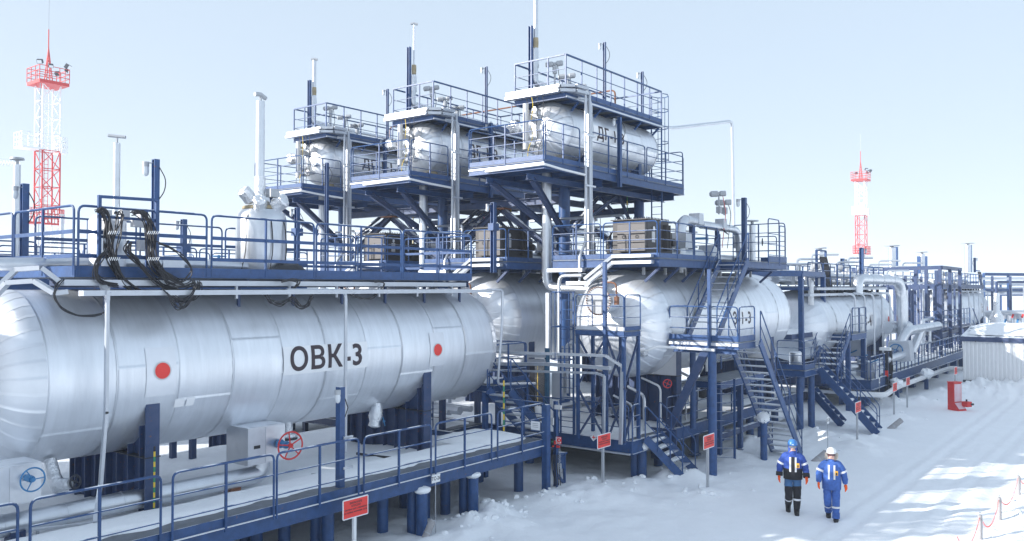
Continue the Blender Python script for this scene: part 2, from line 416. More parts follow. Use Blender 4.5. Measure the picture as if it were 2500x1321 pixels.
def floodlight(par, p, dirv, m=GLASS, s=1.):
    s *= .72
    """explosion-proof bulkhead lamp: bracket, cap, glass jar"""
    p = Vector(p); d = Vector(dirv).normalized(); q = p + d * .2 * s
    lm = MB().tube([p, p + d * .2 * s], .02 * s, 6).tube([q + V(0, 0, .02), q - V(0, 0, .1 * s)], .085 * s, 10).build('lamp', GREY, par, True)
    MB().lathe([(.075 * s, 0), (.085 * s, -.1 * s), (.07 * s, -.2 * s), (.03 * s, -.24 * s)], q - V(0, 0, .1 * s), (0, 0, 1), 10).build('lamp_glass', GLASS, lm, True)
    return lm
# ---------------------------------------------------------------- ground: one sheet of snow to the horizon
from mathutils import noise as NZ
def axis(pts):
    o = []
    for a, b, s in pts: o += list(np.arange(a, b, s))
    return np.array(o)
gx = axis([(-4000, -400, 600), (-400, -40, 60), (-40, 9, 3), (9, 40, .13), (40, 62, .25), (62, 130, 2.5), (130, 600, 35), (600, 6600, 500)])
gy = axis([(-4500, -400, 500), (-400, -40, 45), (-40, 1, 2.5), (1, 15.5, .12), (15.5, 40, 1.5), (40, 200, 10), (200, 700, 60), (700, 6700, 500)])
MOUNDS = [(x, y, h, s) for x, y, h, s in []]
for px, py, h, s in [(1215, 1262, .30, .55), (1160, 1285, .26, .6), (1185, 1240, .2, .5), (1240, 1290, .18, .7), (1115, 1310, .2, .5), (1630, 1165, .22, .5), (1580, 1150, .2, .45), (1690, 1168, .2, .5), (1560, 1180, .16, .7),
                     (1800, 1120, .25, .7), (1840, 1090, .3, .7), (1790, 1080, .3, .6), (1930, 1040, .25, .8), (1990, 1062, .25, .8), (2050, 1075, .2, .8), (2100, 1100, .18, 1.), (2140, 1075, .18, .6), (1470, 1205, .12, .8), (1500, 1215, .1, 1.1), (1728, 1205, .14, .5), (2250, 985, .3, 1.2),
                     (2092, 1090, .14, .6), (2190, 1020, .25, .7), (2160, 985, .3, .9), (2350, 965, .5, 1.), (2390, 962, .55, .9), (2430, 968, .5, 1.), (2470, 962, .6, 1.1), (2500, 970, .6, 1.), (2300, 968, .35, 1.), (1420, 1190, .12, .9), (1340, 1225, .15, .6), (1395, 1215, .12, .8)]:
    q = P(px, py, z=0); MOUNDS.append((q.x, q.y, h, s))
def ground_z(x, y):
    if x < 8 or x > 64 or y < .5 or y > 16: return 0.
    z = .05 * NZ.noise((x * .35, y * .35, 3.1)) + .02 * NZ.noise((x * 1.1, y * 1.1, 7.7))
    rough = 1 / (1 + math.exp(-(y - 9.6 - .02 * (x - 20)) * 1.6))        # trampled strip along the plant
    z += rough * (.09 * NZ.noise((x * .9, y * .9, 1.2)) + .06 * NZ.noise((x * 2.3, y * 2.3, 5.)) + .03 * abs(NZ.noise((x * 5, y * 5, 2.))))
    bz = math.exp(-((y - 2.75) / .45) ** 2)                              # ploughed ridge by the bollards
    z += bz * (.10 + .09 * NZ.noise((x * 1.8, y * 1.8, 8.)) + .06 * abs(NZ.noise((x * 6, y * 6, 4.))))
    for c, a in ((4.35, .03), (5.95, .035), (6.5, .02), (4.9, .02), (3.75, .02)):
        cy = c + .05 * math.sin(x * .13 + c); d = (y - cy) / .13         # wheel tracks along the road
        z -= a * math.exp(-d * d) * (1 + .5 * math.sin(x * 24)) - a * .6 * math.exp(-((abs(y - cy) - .24) / .08) ** 2)
    z += .012 * NZ.noise((x * 3.2, y * 5., .4))
    for mx, my, h, s in MOUNDS:
        d = ((x - mx) ** 2 + (y - my) ** 2) / (s * s)
        if d < 5: z += h * math.exp(-d * 1.3) * (1 + .55 * NZ.noise((x * 2.8, y * 2.8, 9.)) + .3 * NZ.noise((x * 6.5, y * 6.5, 2.)))
    return z
gv = []
for x in gx:
    for y in gy: gv.append((x, y, ground_z(x, y)))
ny = len(gy); gf = []
for i in range(len(gx) - 1):
    for j in range(ny - 1): gf.append((i * ny + j, (i + 1) * ny + j, (i + 1) * ny + j + 1, i * ny + j + 1))
g = MB(); g.v = gv; g.f = gf
gr = structure(g.build('snow_ground', SNOW, None, 'all')); gr['label'] = 'snow covered yard and tundra stretching to the horizon'
# clods thrown up by the plough
cl = MB(); q_ = random.Random(5)
for i in range(260):
    k = q_.random()
    if k < .45: x, y = q_.uniform(14, 40), q_.uniform(2.1, 3.4)
    elif k < .62: x, y = q_.uniform(15, 19), q_.uniform(12.6, 14.2)
    elif k < .9:
        m_ = q_.choice(MOUNDS); x, y = m_[0] + q_.gauss(0, m_[3] * .7), m_[1] + q_.gauss(0, m_[3] * .7)
    else: x, y = q_.uniform(19, 40), q_.uniform(9, 12)
    s = q_.choice([.02, .03, .04, .05, .08]) * q_.uniform(.7, 1.3)
    cl.blob((x, y, ground_z(x, y) + s * .25), s * q_.uniform(.8, 1.5), s * q_.uniform(.8, 1.5), s * .8, 6, .25, seed=i)
tag(cl.build('snow_clods', SNOW, None, True), 'lumps of broken snow scattered along the ploughed edges', kind='stuff')
def snow_cover(name, u0, u1, v0, v1, z, th, label, parent=None, step=.16, ragged=.18, seed=1, lump=.05, kind='stuff'):
    """a drift of snow lying on a deck: thick sheet with a ragged edge"""
    nu = max(3, int((u1 - u0) / step)); nv = max(3, int((v1 - v0) / step)); b = MB()
    for i in range(nu + 1):
        for j in range(nv + 1):
            x = u0 + (u1 - u0) * i / nu; y = v0 + (v1 - v0) * j / nv
            e = min(i, nu - i, j, nv - j); hh = th * (1 - math.exp(-e * 1.1)) + (lump * NZ.noise((x * .9, y * .9, seed)) + lump * .5 * NZ.noise((x * 2.7, y * 2.7, seed + 3.))) * min(1, e * .5)
            if e == 0: hh = -.004
            if j == 0: y += ragged * (.5 + NZ.noise((x * 1.7, seed, 0))) + ragged * .35 * NZ.noise((x * 6, seed, 1))
            if j == nv: y -= ragged * abs(NZ.noise((x * 1.3, seed, 9)))
            if i == 0: x += ragged * abs(NZ.noise((y * 1.7, seed, 4)))
            if i == nu: x -= ragged * abs(NZ.noise((y * 1.7, seed, 6)))
            b.v.append((x, y, z + max(.004 if e else -.004, hh)))
    for i in range(nu):
        for j in range(nv): b.f.append((i * (nv + 1) + j, (i + 1) * (nv + 1) + j, (i + 1) * (nv + 1) + j + 1, i * (nv + 1) + j + 1))
    o = b.build(name, SNOW, parent, 'all')
    if parent is None: tag(o, label, kind=kind)
    return o
# ================================================================ the near tank and its walkways
NT = thing('storage_tank', (13.2, 17.4, 1.25), 'big near horizontal silver tank lettered ОВК-3 with two red discs', 'tank', 'large horizontal tanks')
tc_, tz_, tr_ = 17.4, 4.07, 1.68
vessel(NT, 6.86, 19.5, tc_, tz_, tr_, .86, 10, 34, seg=14)
plate_on_vessel(11.95, 14.5, 3.80, 4.44, tc_, tz_, tr_ + .014, PAPER, NT)
text_on_vessel('ОВК-3', .73, 13.22, 4.11, tc_, tz_, tr_ + .021, INK, NT, .0165, 1.08)
for (u, z, u0, u1, z0, z1) in ((9.03, 4.14, 8.7, 9.33, 3.64, 4.6), (17.07, 4.08, 16.78, 17.36, 3.64, 4.55)):
    plate_on_vessel(u0, u1, z0, z1, tc_, tz_, tr_ + .016, PALE, NT, 'backing_plate')
    disc_on_vessel(u, z, .19, tc_, tz_, tr_ + .021, CREAM, NT, 'disc_rim'); disc_on_vessel(u, z, .16, tc_, tz_, tr_ + .026, SIGNRED, NT, 'red_disc')
for u0, u1 in ((9.36, 9.58), (9.62, 9.8)):
    pn = plate_on_vessel(u0, u1, 3.36, 3.53, tc_, tz_, tr_ + .016, PAPER, NT, 'paper_notice')
for u in (8.9, 16.79): saddle(NT, u, tc_, tz_, tr_, 1.22, 1.56)
FOILED = thing('blind_nozzle', (13.0, 17.0, 2.1), 'foil wrapped bolted nozzle under the middle of the near tank', 'nozzle')
MB().lathe([(.12, .4), (.13, .1), (.22, .08), (.25, .02), (.22, -.02), (.1, -.03)], (12.98, 16.9, 2.15), (0, 0, 1), 14).build('foil_wrap', FOIL, FOILED, True)
MB().lathe([(.24, 0), (.24, -.03)], (12.98, 16.9, 2.12), (0, 0, 1), 14).build('flange', DARK, FOILED, True)
t = thing('drain_valve', (15.6, 16.8, 2.1), 'foil wrapped drain valve with small blue handwheel beside right cradle', 'valve')
MB().lathe([(.1, .45), (.16, .3), (.19, .1), (.14, -.05), (.16, -.16), (.06, -.2)], (15.4, 16.4, 2.3), (.2, 0, 1), 12).build('foil_wrap', FOIL, t, True)
handwheel(t, (15.62, 16.3, 2.25), (.6, -.5, .2), .12, VBLUE, 4, .012)
t = thing('drain_valve', (7.3, 16.5, 2.0), 'foil wrapped bent nozzle with round blue handwheel under left end of near tank', 'valve')
MB().tube([(7.3, 16.6, 2.55), (7.3, 16.45, 2.25), (7.32, 16.3, 2.1), (7.45, 16.1, 2.15)], .12, 10, rs=[.11, .13, .15, .1]).build('foil_wrap', FOIL, t, True)
handwheel(t, (7.5, 16.02, 2.18), (.35, -.9, .1), .12, DARK, 4, .02)
# valve boxes below the tank
t = thing('valve_box', (11.6, 16.1, 1.8), 'grey insulated valve box with big red handwheel under the near tank', 'valve box')
MB().box(11.05, 15.75, 1.9, 12.02, 16.55, 2.72).build('box', GALV, t); MB().box(11.5, 15.735, 1.93, 12.01, 15.748, 2.69).build('front_panel', ALUP, t)
MB().tube([(11.83, 15.74, 2.29), (11.83, 15.32, 2.29)], .05, 8).tube([(11.83, 15.7, 2.29), (11.83, 15.62, 2.29)], .1, 8).tube([(11.83, 15.5, 2.29), (11.83, 15.42, 2.29)], .085, 8).build('gear', VBLUE, t, True)
handwheel(t, (11.83, 15.3, 2.29), (-.12, -1, 0), .3, RED, 5, .02)
MB().box(11.2, 15.742, 2.25, 11.36, 15.749, 2.32).build('slot', BLACK, t)
t = thing('valve_box', (6.2, 15.9, 2.2), 'grey insulated valve box with blue handwheel at the lower left', 'valve box')
MB().box(5.7, 15.6, 2.06, 6.72, 16.3, 2.74).build('box', GALV, t); MB().box(6.2, 15.586, 2.09, 6.71, 15.598, 2.71).build('front_panel', ALUP, t)
MB().tube([(6.47, 15.6, 2.5), (6.47, 15.38, 2.5)], .06, 8).build('gear', VBLUE, t, True)
handwheel(t, (6.47, 15.35, 2.5), (0, -1, 0), .2, VBLUE, 3, .014)
t = thing('process_pipe', (9, 16.1, 1.5), 'silver clad pipe under the near tank rising into the red wheel valve box', 'pipe', 'clad pipes')
pipe(t, [(4.2, 16.2, 1.6), (11.6, 16.05, 1.6), (11.6, 16.05, 2.0)], .2, bend=.5)
for u in (6.5, 10.9): MB().box(u - .12, 15.95, 1.2, u + .12, 16.25, 1.5).build('support', RUST if u > 8 else BLUE2, t)
t = thing('process_pipe', (5.5, 15.8, 1.7), 'short silver clad pipe entering the frame at far left below blue wheel box', 'pipe', 'clad pipes')
pipe(t, [(3.8, 15.9, 1.95), (5.95, 15.9, 1.95), (5.95, 15.9, 2.1)], .17, bend=.3)
t = thing('tray_stand', (7.5, 15.4, 1.2), 'low grey angle stand on snow under left conduit', 'stand')
MB().bar((6.6, 15.7, 1.55), (7.6, 15.45, 1.5), .08, .04).bar((6.7, 15.68, 1.2), (6.7, 15.68, 1.55), .04, .04).bar((7.45, 15.5, 1.2), (7.45, 15.5, 1.5), .04, .04).build('frame', GALV, t)
t = thing('cable_hose', (14.5, 15.4, 1.25), 'black hose lying on deck snow in front of right cradle', 'hose')
MB().tube([P(760, 1160, z=1.32), P(830, 1152, z=1.31), P(900, 1145, z=1.32), P(960, 1137, z=1.31), P(990, 1128, z=1.33), P(975, 1120, z=1.33), P(900, 1112, z=1.32), P(870, 1107, z=1.4)], .035, 6, bend=.4).build('hose', BLACK, t, True)
for i, (px, py, h) in enumerate([(395, 1190, .95), (415, 1120, .9), (435, 1165, .95), (470, 1130, .95), (556, 1105, .95), (573, 1110, .95), (640, 1100, .9)]): pass
# posts standing behind under the tank
for i, (px, py, hh, lb) in enumerate([(422, 1123, 1.2, 'dark blue pipe stanchion seen under the tank, leftmost behind the left cradle'), (470, 1128, 1.2, 'dark blue pipe stanchion under the tank, second behind the left cradle'), (572, 1110, 1.2, 'dark blue pipe stanchion under the tank just left of grey valve box')]):
    q = P(px, py, z=1.25); t = thing('stanchion', q, lb, 'post', 'stanchions behind the near tank')
    MB().bar(q, q + V(0, 0, hh), .14, .14).build('post', BLUE2, t); MB().bar(q, q + V(0, 0, .02), .3, .3).build('base_plate', BLUE2, t)
# ---- snowy lower deck
LD = thing('lower_walkway', (11.5, 16, 0), 'long blue piled walkway in front of the near tank', 'walkway')
v0 = 13.75; z0 = 1.53
MB().box(2.2, v0 + .02, z0 - .05, 19.35, 15.3, z0 - .012).build('deck', GRAT, LD)
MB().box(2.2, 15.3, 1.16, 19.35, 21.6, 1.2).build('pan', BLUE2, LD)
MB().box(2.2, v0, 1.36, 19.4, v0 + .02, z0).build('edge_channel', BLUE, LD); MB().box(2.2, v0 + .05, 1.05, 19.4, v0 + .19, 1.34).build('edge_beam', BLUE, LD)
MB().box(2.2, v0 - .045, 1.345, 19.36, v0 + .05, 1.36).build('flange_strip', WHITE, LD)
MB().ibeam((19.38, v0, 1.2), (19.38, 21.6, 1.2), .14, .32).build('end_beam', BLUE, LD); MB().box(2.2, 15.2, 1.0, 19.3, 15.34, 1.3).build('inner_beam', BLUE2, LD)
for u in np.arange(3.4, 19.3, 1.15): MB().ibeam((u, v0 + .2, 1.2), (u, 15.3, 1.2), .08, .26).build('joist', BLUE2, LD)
for u0 in (3.45, 5.75, 8.09, 10.28, 12.55, 14.83, 17.2):
    guard(LD, (u0, v0 - .04, 1.28), (u0 + 2.12, v0 - .04, 1.28), 1.27, (.36, .68), 1, .024)
guard(LD, (19.4, v0 + .05, z0), (19.4, 15.2, z0), 1.0, (.36, .68), 1, .024)
PX = [(600, 1345, 1), (694, 1350, 0), (772, 1345, 1), (934, 1300, 0), (1007, 1297, 1), (1037, 1263, 0), (1087, 1251, 0), (1133, 1253, 1), (1170, 1176, 0), (1266, 1200, 0), (987, 1239, 0)]
for i, (px, py, cap) in enumerate(PX):
    q = P(px, py, z=0); pl = MB().tube([(q.x, q.y, -.2), (q.x, q.y, 1.05)], .135, 14).build('pile', BLUE, LD, True)
    if cap:
        q2 = q + V(0, -.38 if px in (772, 600) else -.3, 0)
        MB().tube([(q2.x, q2.y, -.2), (q2.x, q2.y, .98)], .14, 14).build('pile', BLUE, LD, True)
        MB().blob((q2.x, q2.y, 1.02), .22, .2, .1, 10, .12, seed=i).build('snow_cap', SNOW, LD, True)
q = P(1334, 1206, z=0); MB().box(q.x - .09, q.y - .08, 0, q.x + .09, q.y + .1, 2.5).build('corner_post', BLUE, LD)
snow_cover('snow_on_lower_walkway', 2.2, 18.9, 14.15, 15.35, z0 - .01, .1, 'snow lying along the lower walkway grating', seed=2, lump=.06)
snow_cover('snow_on_tank_deck', 2.2, 19.2, 15.3, 21.5, 1.2, .12, 'snow filling the deck under the near tank', step=.3, seed=4, lump=.1)
snow_cover('snow_slab', 17.3, 19.2, 14.1, 16.2, z0 - .02, .2, 'thick snow slab on the right end of lower walkway', seed=7, lump=.04, ragged=.1)
# lamp post on the lower walkway with its conduit
t = thing('lamp_post', (12.08, 13.95, 1.47), 'blue lamp post with caged lamp on the lower walkway in front of tank lettering', 'lamp post', 'blue lamp posts')
MB().box(12.02, 13.88, 1.3, 12.16, 14.02, 3.66).build('post', BLUE, t); floodlight(t, (12.02, 13.9, 3.6), (-.7, -.5, 0), s=1.05)
MB().tube([(12.2, 13.93, 3.4), (12.26, 13.9, 3.2), (12.2, 13.93, 3.0)], .012, 5).build('cable', BLACK, t, True)
for z in (2.55, 1.9): MB().box(12.1, 13.84, z, 12.36, 13.87, z + .05).build('bracket', GALV, t)
# vertical conduits in front of the tank
t = thing('cable_conduit', (7.75, 15.4, 1.3), 'square grey conduit dropping in front of the left end of near tank', 'conduit', 'cable conduits on the near tank')
a = P(243, 683, v=15.95); MB().bar(a, P(262, 716, v=15.36), .12, .06).build('arm', TRAY, t)
MB().bar(P(262, 710, v=15.36), P(259, 1010, v=15.36), .075, .06).build('riser', TRAY, t); MB().bar(P(259, 1005, v=15.36), P(245, 1190, v=15.36), .075, .06).bar(P(245, 1185, v=15.36), P(232, 1275, v=15.0), .075, .06).build('lower_length', TRAY, t)
t = thing('cable_conduit', (13.45, 15.4, 1.8), 'grey conduit bending over and dropping right of tank lettering', 'conduit', 'cable conduits on the near tank')
MB().tube([P(700, 709, v=15.4), P(844, 709, v=15.4), P(843, 1105, v=15.4)], .045, 8, bend=.2).build('riser', TRAY, t, True)
# ---- upper walkway over the tank
UW = thing('upper_walkway', (13, 17.4, 5.75), 'blue railed walkway along the top of the near tank', 'walkway')
zf = 6.02; va, vb = 16.0, 18.75
MB().box(7.45, va + .02, zf - .04, 18.85, vb - .02, zf).build('deck', GRAT, UW)
MB().box(7.45, va - .012, 5.99, 18.84, va, 6.2).build('toe_board', BLUE, UW); MB().box(7.45, vb, 5.99, 18.84, vb + .012, 6.2).build('toe_board', BLUE, UW); MB().box(7.43, va, 5.99, 7.445, 20.2, 6.2).build('toe_board', BLUE, UW)
MB().box(3.6, 18.65, 5.97, 7.42, 21.6, 6.01).build('deck', GRAT, UW)
for u in np.arange(8.2, 18.9, 1.5):
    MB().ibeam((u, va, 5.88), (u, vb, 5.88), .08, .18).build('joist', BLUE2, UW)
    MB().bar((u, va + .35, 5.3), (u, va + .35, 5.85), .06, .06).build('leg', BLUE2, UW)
for u0, u1 in ((7.5, 10.17), (10.29, 13.03), (13.1, 15.95), (16.02, 18.82)):
    guard(UW, (u0, va, 6.02), (u1, va, 6.02), 1.31, (.28, .63), 1, .025, flat=.075)
for u0, u1 in ((7.9, 10.1), (10.2, 12.35), (12.45, 14.6), (14.7, 16.8), (16.9, 18.82)):
    guard(UW, (u0, vb, 6.02), (u1, vb, 6.02), 1.28, (.28, .63), 1, .022, flat=.07)
guard(UW, (7.44, 16.05, 6.02), (7.44, 18.62, 6.02), 1.31, (.28, .63), 1, .025, flat=.075)
guard(UW, (7.44, 18.7, 6.02), (7.44, 21.2, 6.02), 1.31, (.28, .63), 1, .025, flat=.075)
guard(UW, (18.83, vb, 6.02), (18.83, va, 6.02), 1.28, (.28, .63), 1, .022, flat=.07)
for k, (x, vv) in enumerate(((8.1, 16.25), (10.4, 16.3), (13.4, 16.4), (14.2, 16.8), (16.0, 16.4), (17.2, 17))):
    pass
for x0, x1, y0, y1 in ((7.6, 8.6, 16.03, 16.5), (9.6, 10.6, 16.03, 16.6), (13.3, 14.2, 16.03, 16.9), (14.6, 16.0, 16.03, 16.9), (16.8, 18, 16.1, 16.8)):
    snow_cover('snow_patch', x0, x1, y0, y1, zf, .16, '', UW, .12, .1, int(x0 * 7), .05)
# cable trays in front of the walkway
def tray(name, label, pts, w_, h_, lids=True, group=None, cat='cable tray', m=TRAY):
    pts = [Vector(p) for p in pts]; t = thing(name, pts[0], label, cat, group)
    for a, b in zip(pts[:-1], pts[1:]): MB().bar(a, b, w_, h_).build('tray_length', m, t)
    return t
TG = 'cable trays on the near tank'
t = tray('cable_tray', 'upper grey cable tray right under the blue toe board of the tank walkway', [P(150, 690, v=15.85), (18.3, 15.85, 5.87)], .22, .11, group=TG)
for u in np.arange(8, 18.4, 1.4): MB().bar((u, 15.85, 5.55), (u, 15.85, 5.82), .05, .05).build('hanger', GALV, t)
tray('cable_tray', 'lower grey cable tray along the top edge of near tank', [(7.3, 15.45, 5.69), (19.0, 15.45, 5.69)], .2, .1, group=TG)
a = [P(-10, 706, v=16.6), P(40, 658, v=16.4), P(102, 654, v=16.0), P(152, 692, v=15.85)]
tray('cable_tray', 'grey cable tray hopping over the tank end at far left, upper one', a, .15, .08, group=TG)
a = [P(-12, 722, v=16.4), P(18, 690, v=16.2), P(85, 686, v=15.8), P(134, 716, v=15.5), P(165, 712, v=15.45)]
tray('cable_tray', 'grey cable tray hopping over the tank end at far left, lower one', a, .14, .08, group=TG)
t = thing('cable_conduit', (19.4, 15.5, 4), 'thin galvanised conduit curling down at the right end of near tank', 'conduit', 'cable conduits on the near tank')
MB().tube([(18.9, 15.45, 5.72), (19.62, 15.45, 5.72), (19.65, 15.5, 4.6), (19.7, 15.7, 2.9), (21.6, 15.7, 2.75)], .04, 8, bend=.15).build('riser', GALV, t, True)
# pipe along the top of the tank and the equipment standing on it
t = thing('process_pipe', (8, 17.2, 6.3), 'silver clad pipe lying along the top walkway at left', 'pipe', 'clad pipes')
pipe(t, [P(-60, 645, v=17.6), P(60, 645, v=17.3), (9.6, 17.2, 6.33), (11.2, 17.2, 6.3), (12.4, 17.3, 6.28)], .13, bend=.3)
MB().box(9.8, 17.05, 6.18, 10.3, 17.35, 6.48).build('flange_box', ALUP, t)
HN = thing('wrapped_drum', (12.55, 17.4, 6.05), 'tall foil clad drum with taped up nozzles and stack on the tank walkway', 'drum')
MB().lathe([(.58, 0), (.6, .05), (.6, 1.35), (.57, 1.47), (.48, 1.58)], (12.55, 17.4, 6.1), (0, 0, 1), 28).build('cladding', ALUP, HN, True)
MB().lathe([(.3, 0), (.46, .06), (.44, .13), (.2, .17)], (12.55, 17.4, 7.64), (0, 0, 1), 14).build('wool_collar', WOOL, HN, True)
for i, (dx, dy, dz, ax) in enumerate(((-.42, -.1, .25, (-.6, 0, .6)), (-.3, -.35, .1, (-.4, -.5, .35)), (.15, -.45, .1, (.2, -.6, .35)), (.5, -.05, .2, (.7, .1, .6)), (.3, .3, .2, (.4, .6, .6)), (-.1, .3, .3, (-.3, .6, .6)))):
    c = V(12.55 + dx * .75, 17.4 + dy * .75, 7.62 + dz); MB().lathe([(.1, 0), (.17, .05), (.16, .34), (.12, .38)], c, ax, 9).build('foil_wrapped_nozzle', FOIL, HN, True)
MB().lathe([(.13, 0), (.14, .1), (.13, .75)], (12.5, 17.4, 7.75), (0, 0, 1), 12).build('foil_sleeve', FOIL, HN, True)
MB().lathe([(.105, 0), (.105, 1.95)], (12.5, 17.4, 8.4), (0, 0, 1), 14).build('stack', ALUP, HN, True)
MB().tube([(12.5, 17.4, 10.35), (12.5, 17.4, 10.45)], .04, 6).tube([(12.34, 17.4, 10.5), (12.5, 17.4, 10.52), (12.66, 17.4, 10.44)], .055, 8).build('stack_cap', GREY, HN, True)
MB().box(12.6, 17.1, 8.0, 12.85, 17.3, 8.2).build('junction_box', GREY, HN)
for i, (dx, dy) in enumerate(((-.62, -.25), (-.15, -.6), (.25, -.56), (.61, -.1))):
    MB().tube([(12.55 + dx * .6, 17.4 + dy * .6, 7.75), (12.55 + dx * 1.02, 17.4 + dy * 1.02, 7.4), (12.55 + dx * 1.05 + .05, 17.4 + dy * 1.05, 6.7), (12.55 + dx * 1.1 - .1, 17.4 + dy * 1.12, 6.1)], .014, 5, bend=.3).build('cable', BLACK, HN, True)
t = thing('tarpaulin', (12.9, 16.6, 6.05), 'crumpled dark tarpaulin heaped in front of the foil clad drum', 'tarpaulin')
MB().blob((12.85, 16.75, 6.1), .55, .25, .28, 14, .2, zmin=6.03, seed=3).build('cloth', TARP, t, True)
# lamp posts and vent stacks on the walkway
def lamp_post(loc, h, label, sidev=(-1, 0, 0), w_=.13, box=False, m=BLUE, s=1., group='blue lamp posts'):
    x, y, z = loc; t = thing('lamp_post', loc, label, 'lamp post', group)
    MB().ibeam((x, y, z), (x, y, z + h), w_, w_, .02).build('post', m, t); MB().bar((x, y, z + h), (x, y, z + h + .02), w_, w_).build('cap_plate', m, t)
    d = Vector(sidev).normalized(); floodlight(t, V(x, y, z + h - .05) + d * w_ * .4, d, s=s)
    MB().tube([(x - d.x * .08, y - d.y * .08, z + h - .15), (x - d.x * .22, y - d.y * .22, z + h - .4), (x - d.x * .18, y - d.y * .18, z + h - .65), (x - d.x * .07, y - d.y * .07, z + h - .8)], .011, 5, bend=.2).build('cable', BLACK, t, True)
    if box: MB().box(x - .16, y - .12, z + h - .95, x + .16, y + .12, z + h - .7).build('junction_box', BLUE, t)
    return t
RLEFT = (-RT.x, -RT.y, 0)
lamp_post((9.14, 16.22, 6.02), 2.37, 'tall blue lamp post rising from the near tank walkway', RLEFT, .115, s=1.1)
lamp_post((7.62, 18.6, 6.02), 1.9, 'blue lamp post at the far left end of the tank walkway', RLEFT, .13)
def vent(loc, h, r, label, cap='tee', group='silver vent stacks', m=ALUP):
    t = thing('vent_stack', loc, label, 'vent pipe', group); x, y, z = loc
    MB().lathe([(r, 0), (r, h * .45), (r * 1.04, h * .45), (r * 1.04, h * .46), (r, h * .46), (r, h)], loc, (0, 0, 1), 14).build('stack', m, t, True)
    d = V(RT.x, RT.y, 0)
    if cap == 'tee': MB().tube([V(x, y, z + h), V(x, y, z + h + .12)], r * .4, 6).tube([V(x, y, z + h + .12) - d * .2 + V(0, 0, .06), V(x, y, z + h + .16), V(x, y, z + h + .12) + d * .2 + V(0, 0, .02)], r * .5, 8).build('stack_cap', GREY, t, True)
    if cap == 'flat': MB().lathe([(r * .5, 0), (r * .5, .1), (r * 2.1, .12), (r * 1.9, .17)], (x, y, z + h), (0, 0, 1), 12).build('stack_cap', GREY, t, True)
    return t
vent((9.86, 19.2, 6.1), 3.05, .075, 'thin silver vent stack with tee cap behind the cable frame')
q = P(40, 545, v=22); vent((q.x, q.y, 6.1), P(40, 402, v=22).z - 6.1, .08, 'silver vent stack beside the lamp post at far left edge', 'flat')
# cable frame with hanging bundles
CF = thing('cable_stand', (8.5, 16.0, 6.05), 'blue rectangular frame carrying black cable bundles on tank walkway', 'frame')
p0, p1 = P(243, 480, v=15.93), P(383, 493, v=15.93)
MB().bar((p0.x, 15.93, 6.05), (p0.x, 15.93, p0.z), .06, .06).build('post', BLUE, CF); MB().bar((p1.x, 15.93, 6.05), (p1.x, 15.93, p1.z), .06, .06).build('post', BLUE, CF)
MB().bar((p0.x - .03, 15.93, p0.z), (p1.x + .035, 15.93, p0.z + .028), .066, .055).build('crossbar', BLUE, CF)
for y in (568, 632):
    for x in list(range(264, 292, 5)) + list(range(360, 386, 5)): MB().bar(P(x, y + 4, v=15.62), P(x + 4, y - 4, v=15.62), .008, .012).build('cable_tie', WHITE, CF)
for y in (532, 580): MB().bar((p0.x + .03, 15.96, P(300, y, v=15.9).z), (p1.x - .03, 15.96, P(300, y, v=15.9).z), .04, .05).build('crossbar', BLUE, CF)
t = thing('instrument_cabinet', (8.5, 17.1, 6.05), 'white instrument housing with pale junction boxes behind the cable frame', 'cabinet')
MB().lathe([(.36, 0), (.36, 1.0), (.28, 1.12)], (8.6, 17.1, 6.15), (0, 0, 1), 16).build('drum', ALUP, t, True)
for i, (px, py, w_, h_) in enumerate(((264, 525, .16, .2), (308, 525, .16, .22), (352, 528, .16, .2), (355, 597, .22, .25), (345, 545, .3, .16), (270, 550, .2, .2))):
    q = P(px, py, v=16.5); MB().box(q.x - w_ / 2, 16.5, q.z - h_ / 2, q.x + w_ / 2, 16.65, q.z + h_ / 2).build('junction_box', CREAM, t)
def cables(label, paths, n, v, spread, seed, r=.0115):
    q = random.Random(seed); t = thing('cable_bundle', P(paths[0], paths[1], v=v), label, 'cables', 'black cable bundles'); 
    for i in range(n):
        ox, oy, ov = q.uniform(-spread, spread) * 1.35, q.uniform(-spread, spread) * .9, q.uniform(-.12, .08)
        pts = []
        for k in range(0, len(paths), 2):
            f = 1 if k not in (0,) else .6
            pts.append(P(paths[k] + ox * f + q.uniform(-4, 4), paths[k + 1] + oy * f + q.uniform(-3, 3), v=v + ov))
        o = []
        for j in range(len(pts) - 1):     # Catmull-Rom through the points
            p0, p1_, p2, p3 = pts[max(0, j - 1)], pts[j], pts[j + 1], pts[min(len(pts) - 1, j + 2)]
            for s in range(5):
                s /= 5; o.append(.5 * ((2 * p1_) + (p2 - p0) * s + (2 * p0 - 5 * p1_ + 4 * p2 - p3) * s * s + (3 * p1_ - p0 - 3 * p2 + p3) * s ** 3))
        o.append(pts[-1]); MB().tube(o, r, 5).build('cable', BLACK, t, True)
    return t
def flat(*a): return [c for p in a for c in p]
cables('tangle of black cables pooled on the lower tray right of the frame', flat((395, 660), (420, 690), (455, 700), (480, 690), (484, 712), (460, 735), (430, 728), (400, 705)), 7, 15.4, 9, 14)
cables('black cables hanging from left of frame and draped onto lower tray', flat((238, 515), (250, 512), (262, 535), (264, 570), (266, 610), (275, 640), (290, 670), (310, 695), (340, 714)), 15, 15.8, 7, 1)
cables('loop of black cables curling under the left foot of frame', flat((262, 612), (243, 630), (232, 655), (236, 680), (255, 692), (285, 696)), 10, 15.75, 5, 2)
cables('thin black cables down the middle of the cable frame', flat((282, 522), (292, 520), (290, 545), (284, 575), (278, 610), (285, 650), (300, 690), (330, 715)), 6, 15.85, 6, 3)
cables('black cables hanging from the middle of frame across to right', flat((318, 592), (312, 612), (325, 630), (350, 655), (385, 690), (420, 705), (455, 712), (478, 702), (480, 688)), 11, 15.75, 6, 4)
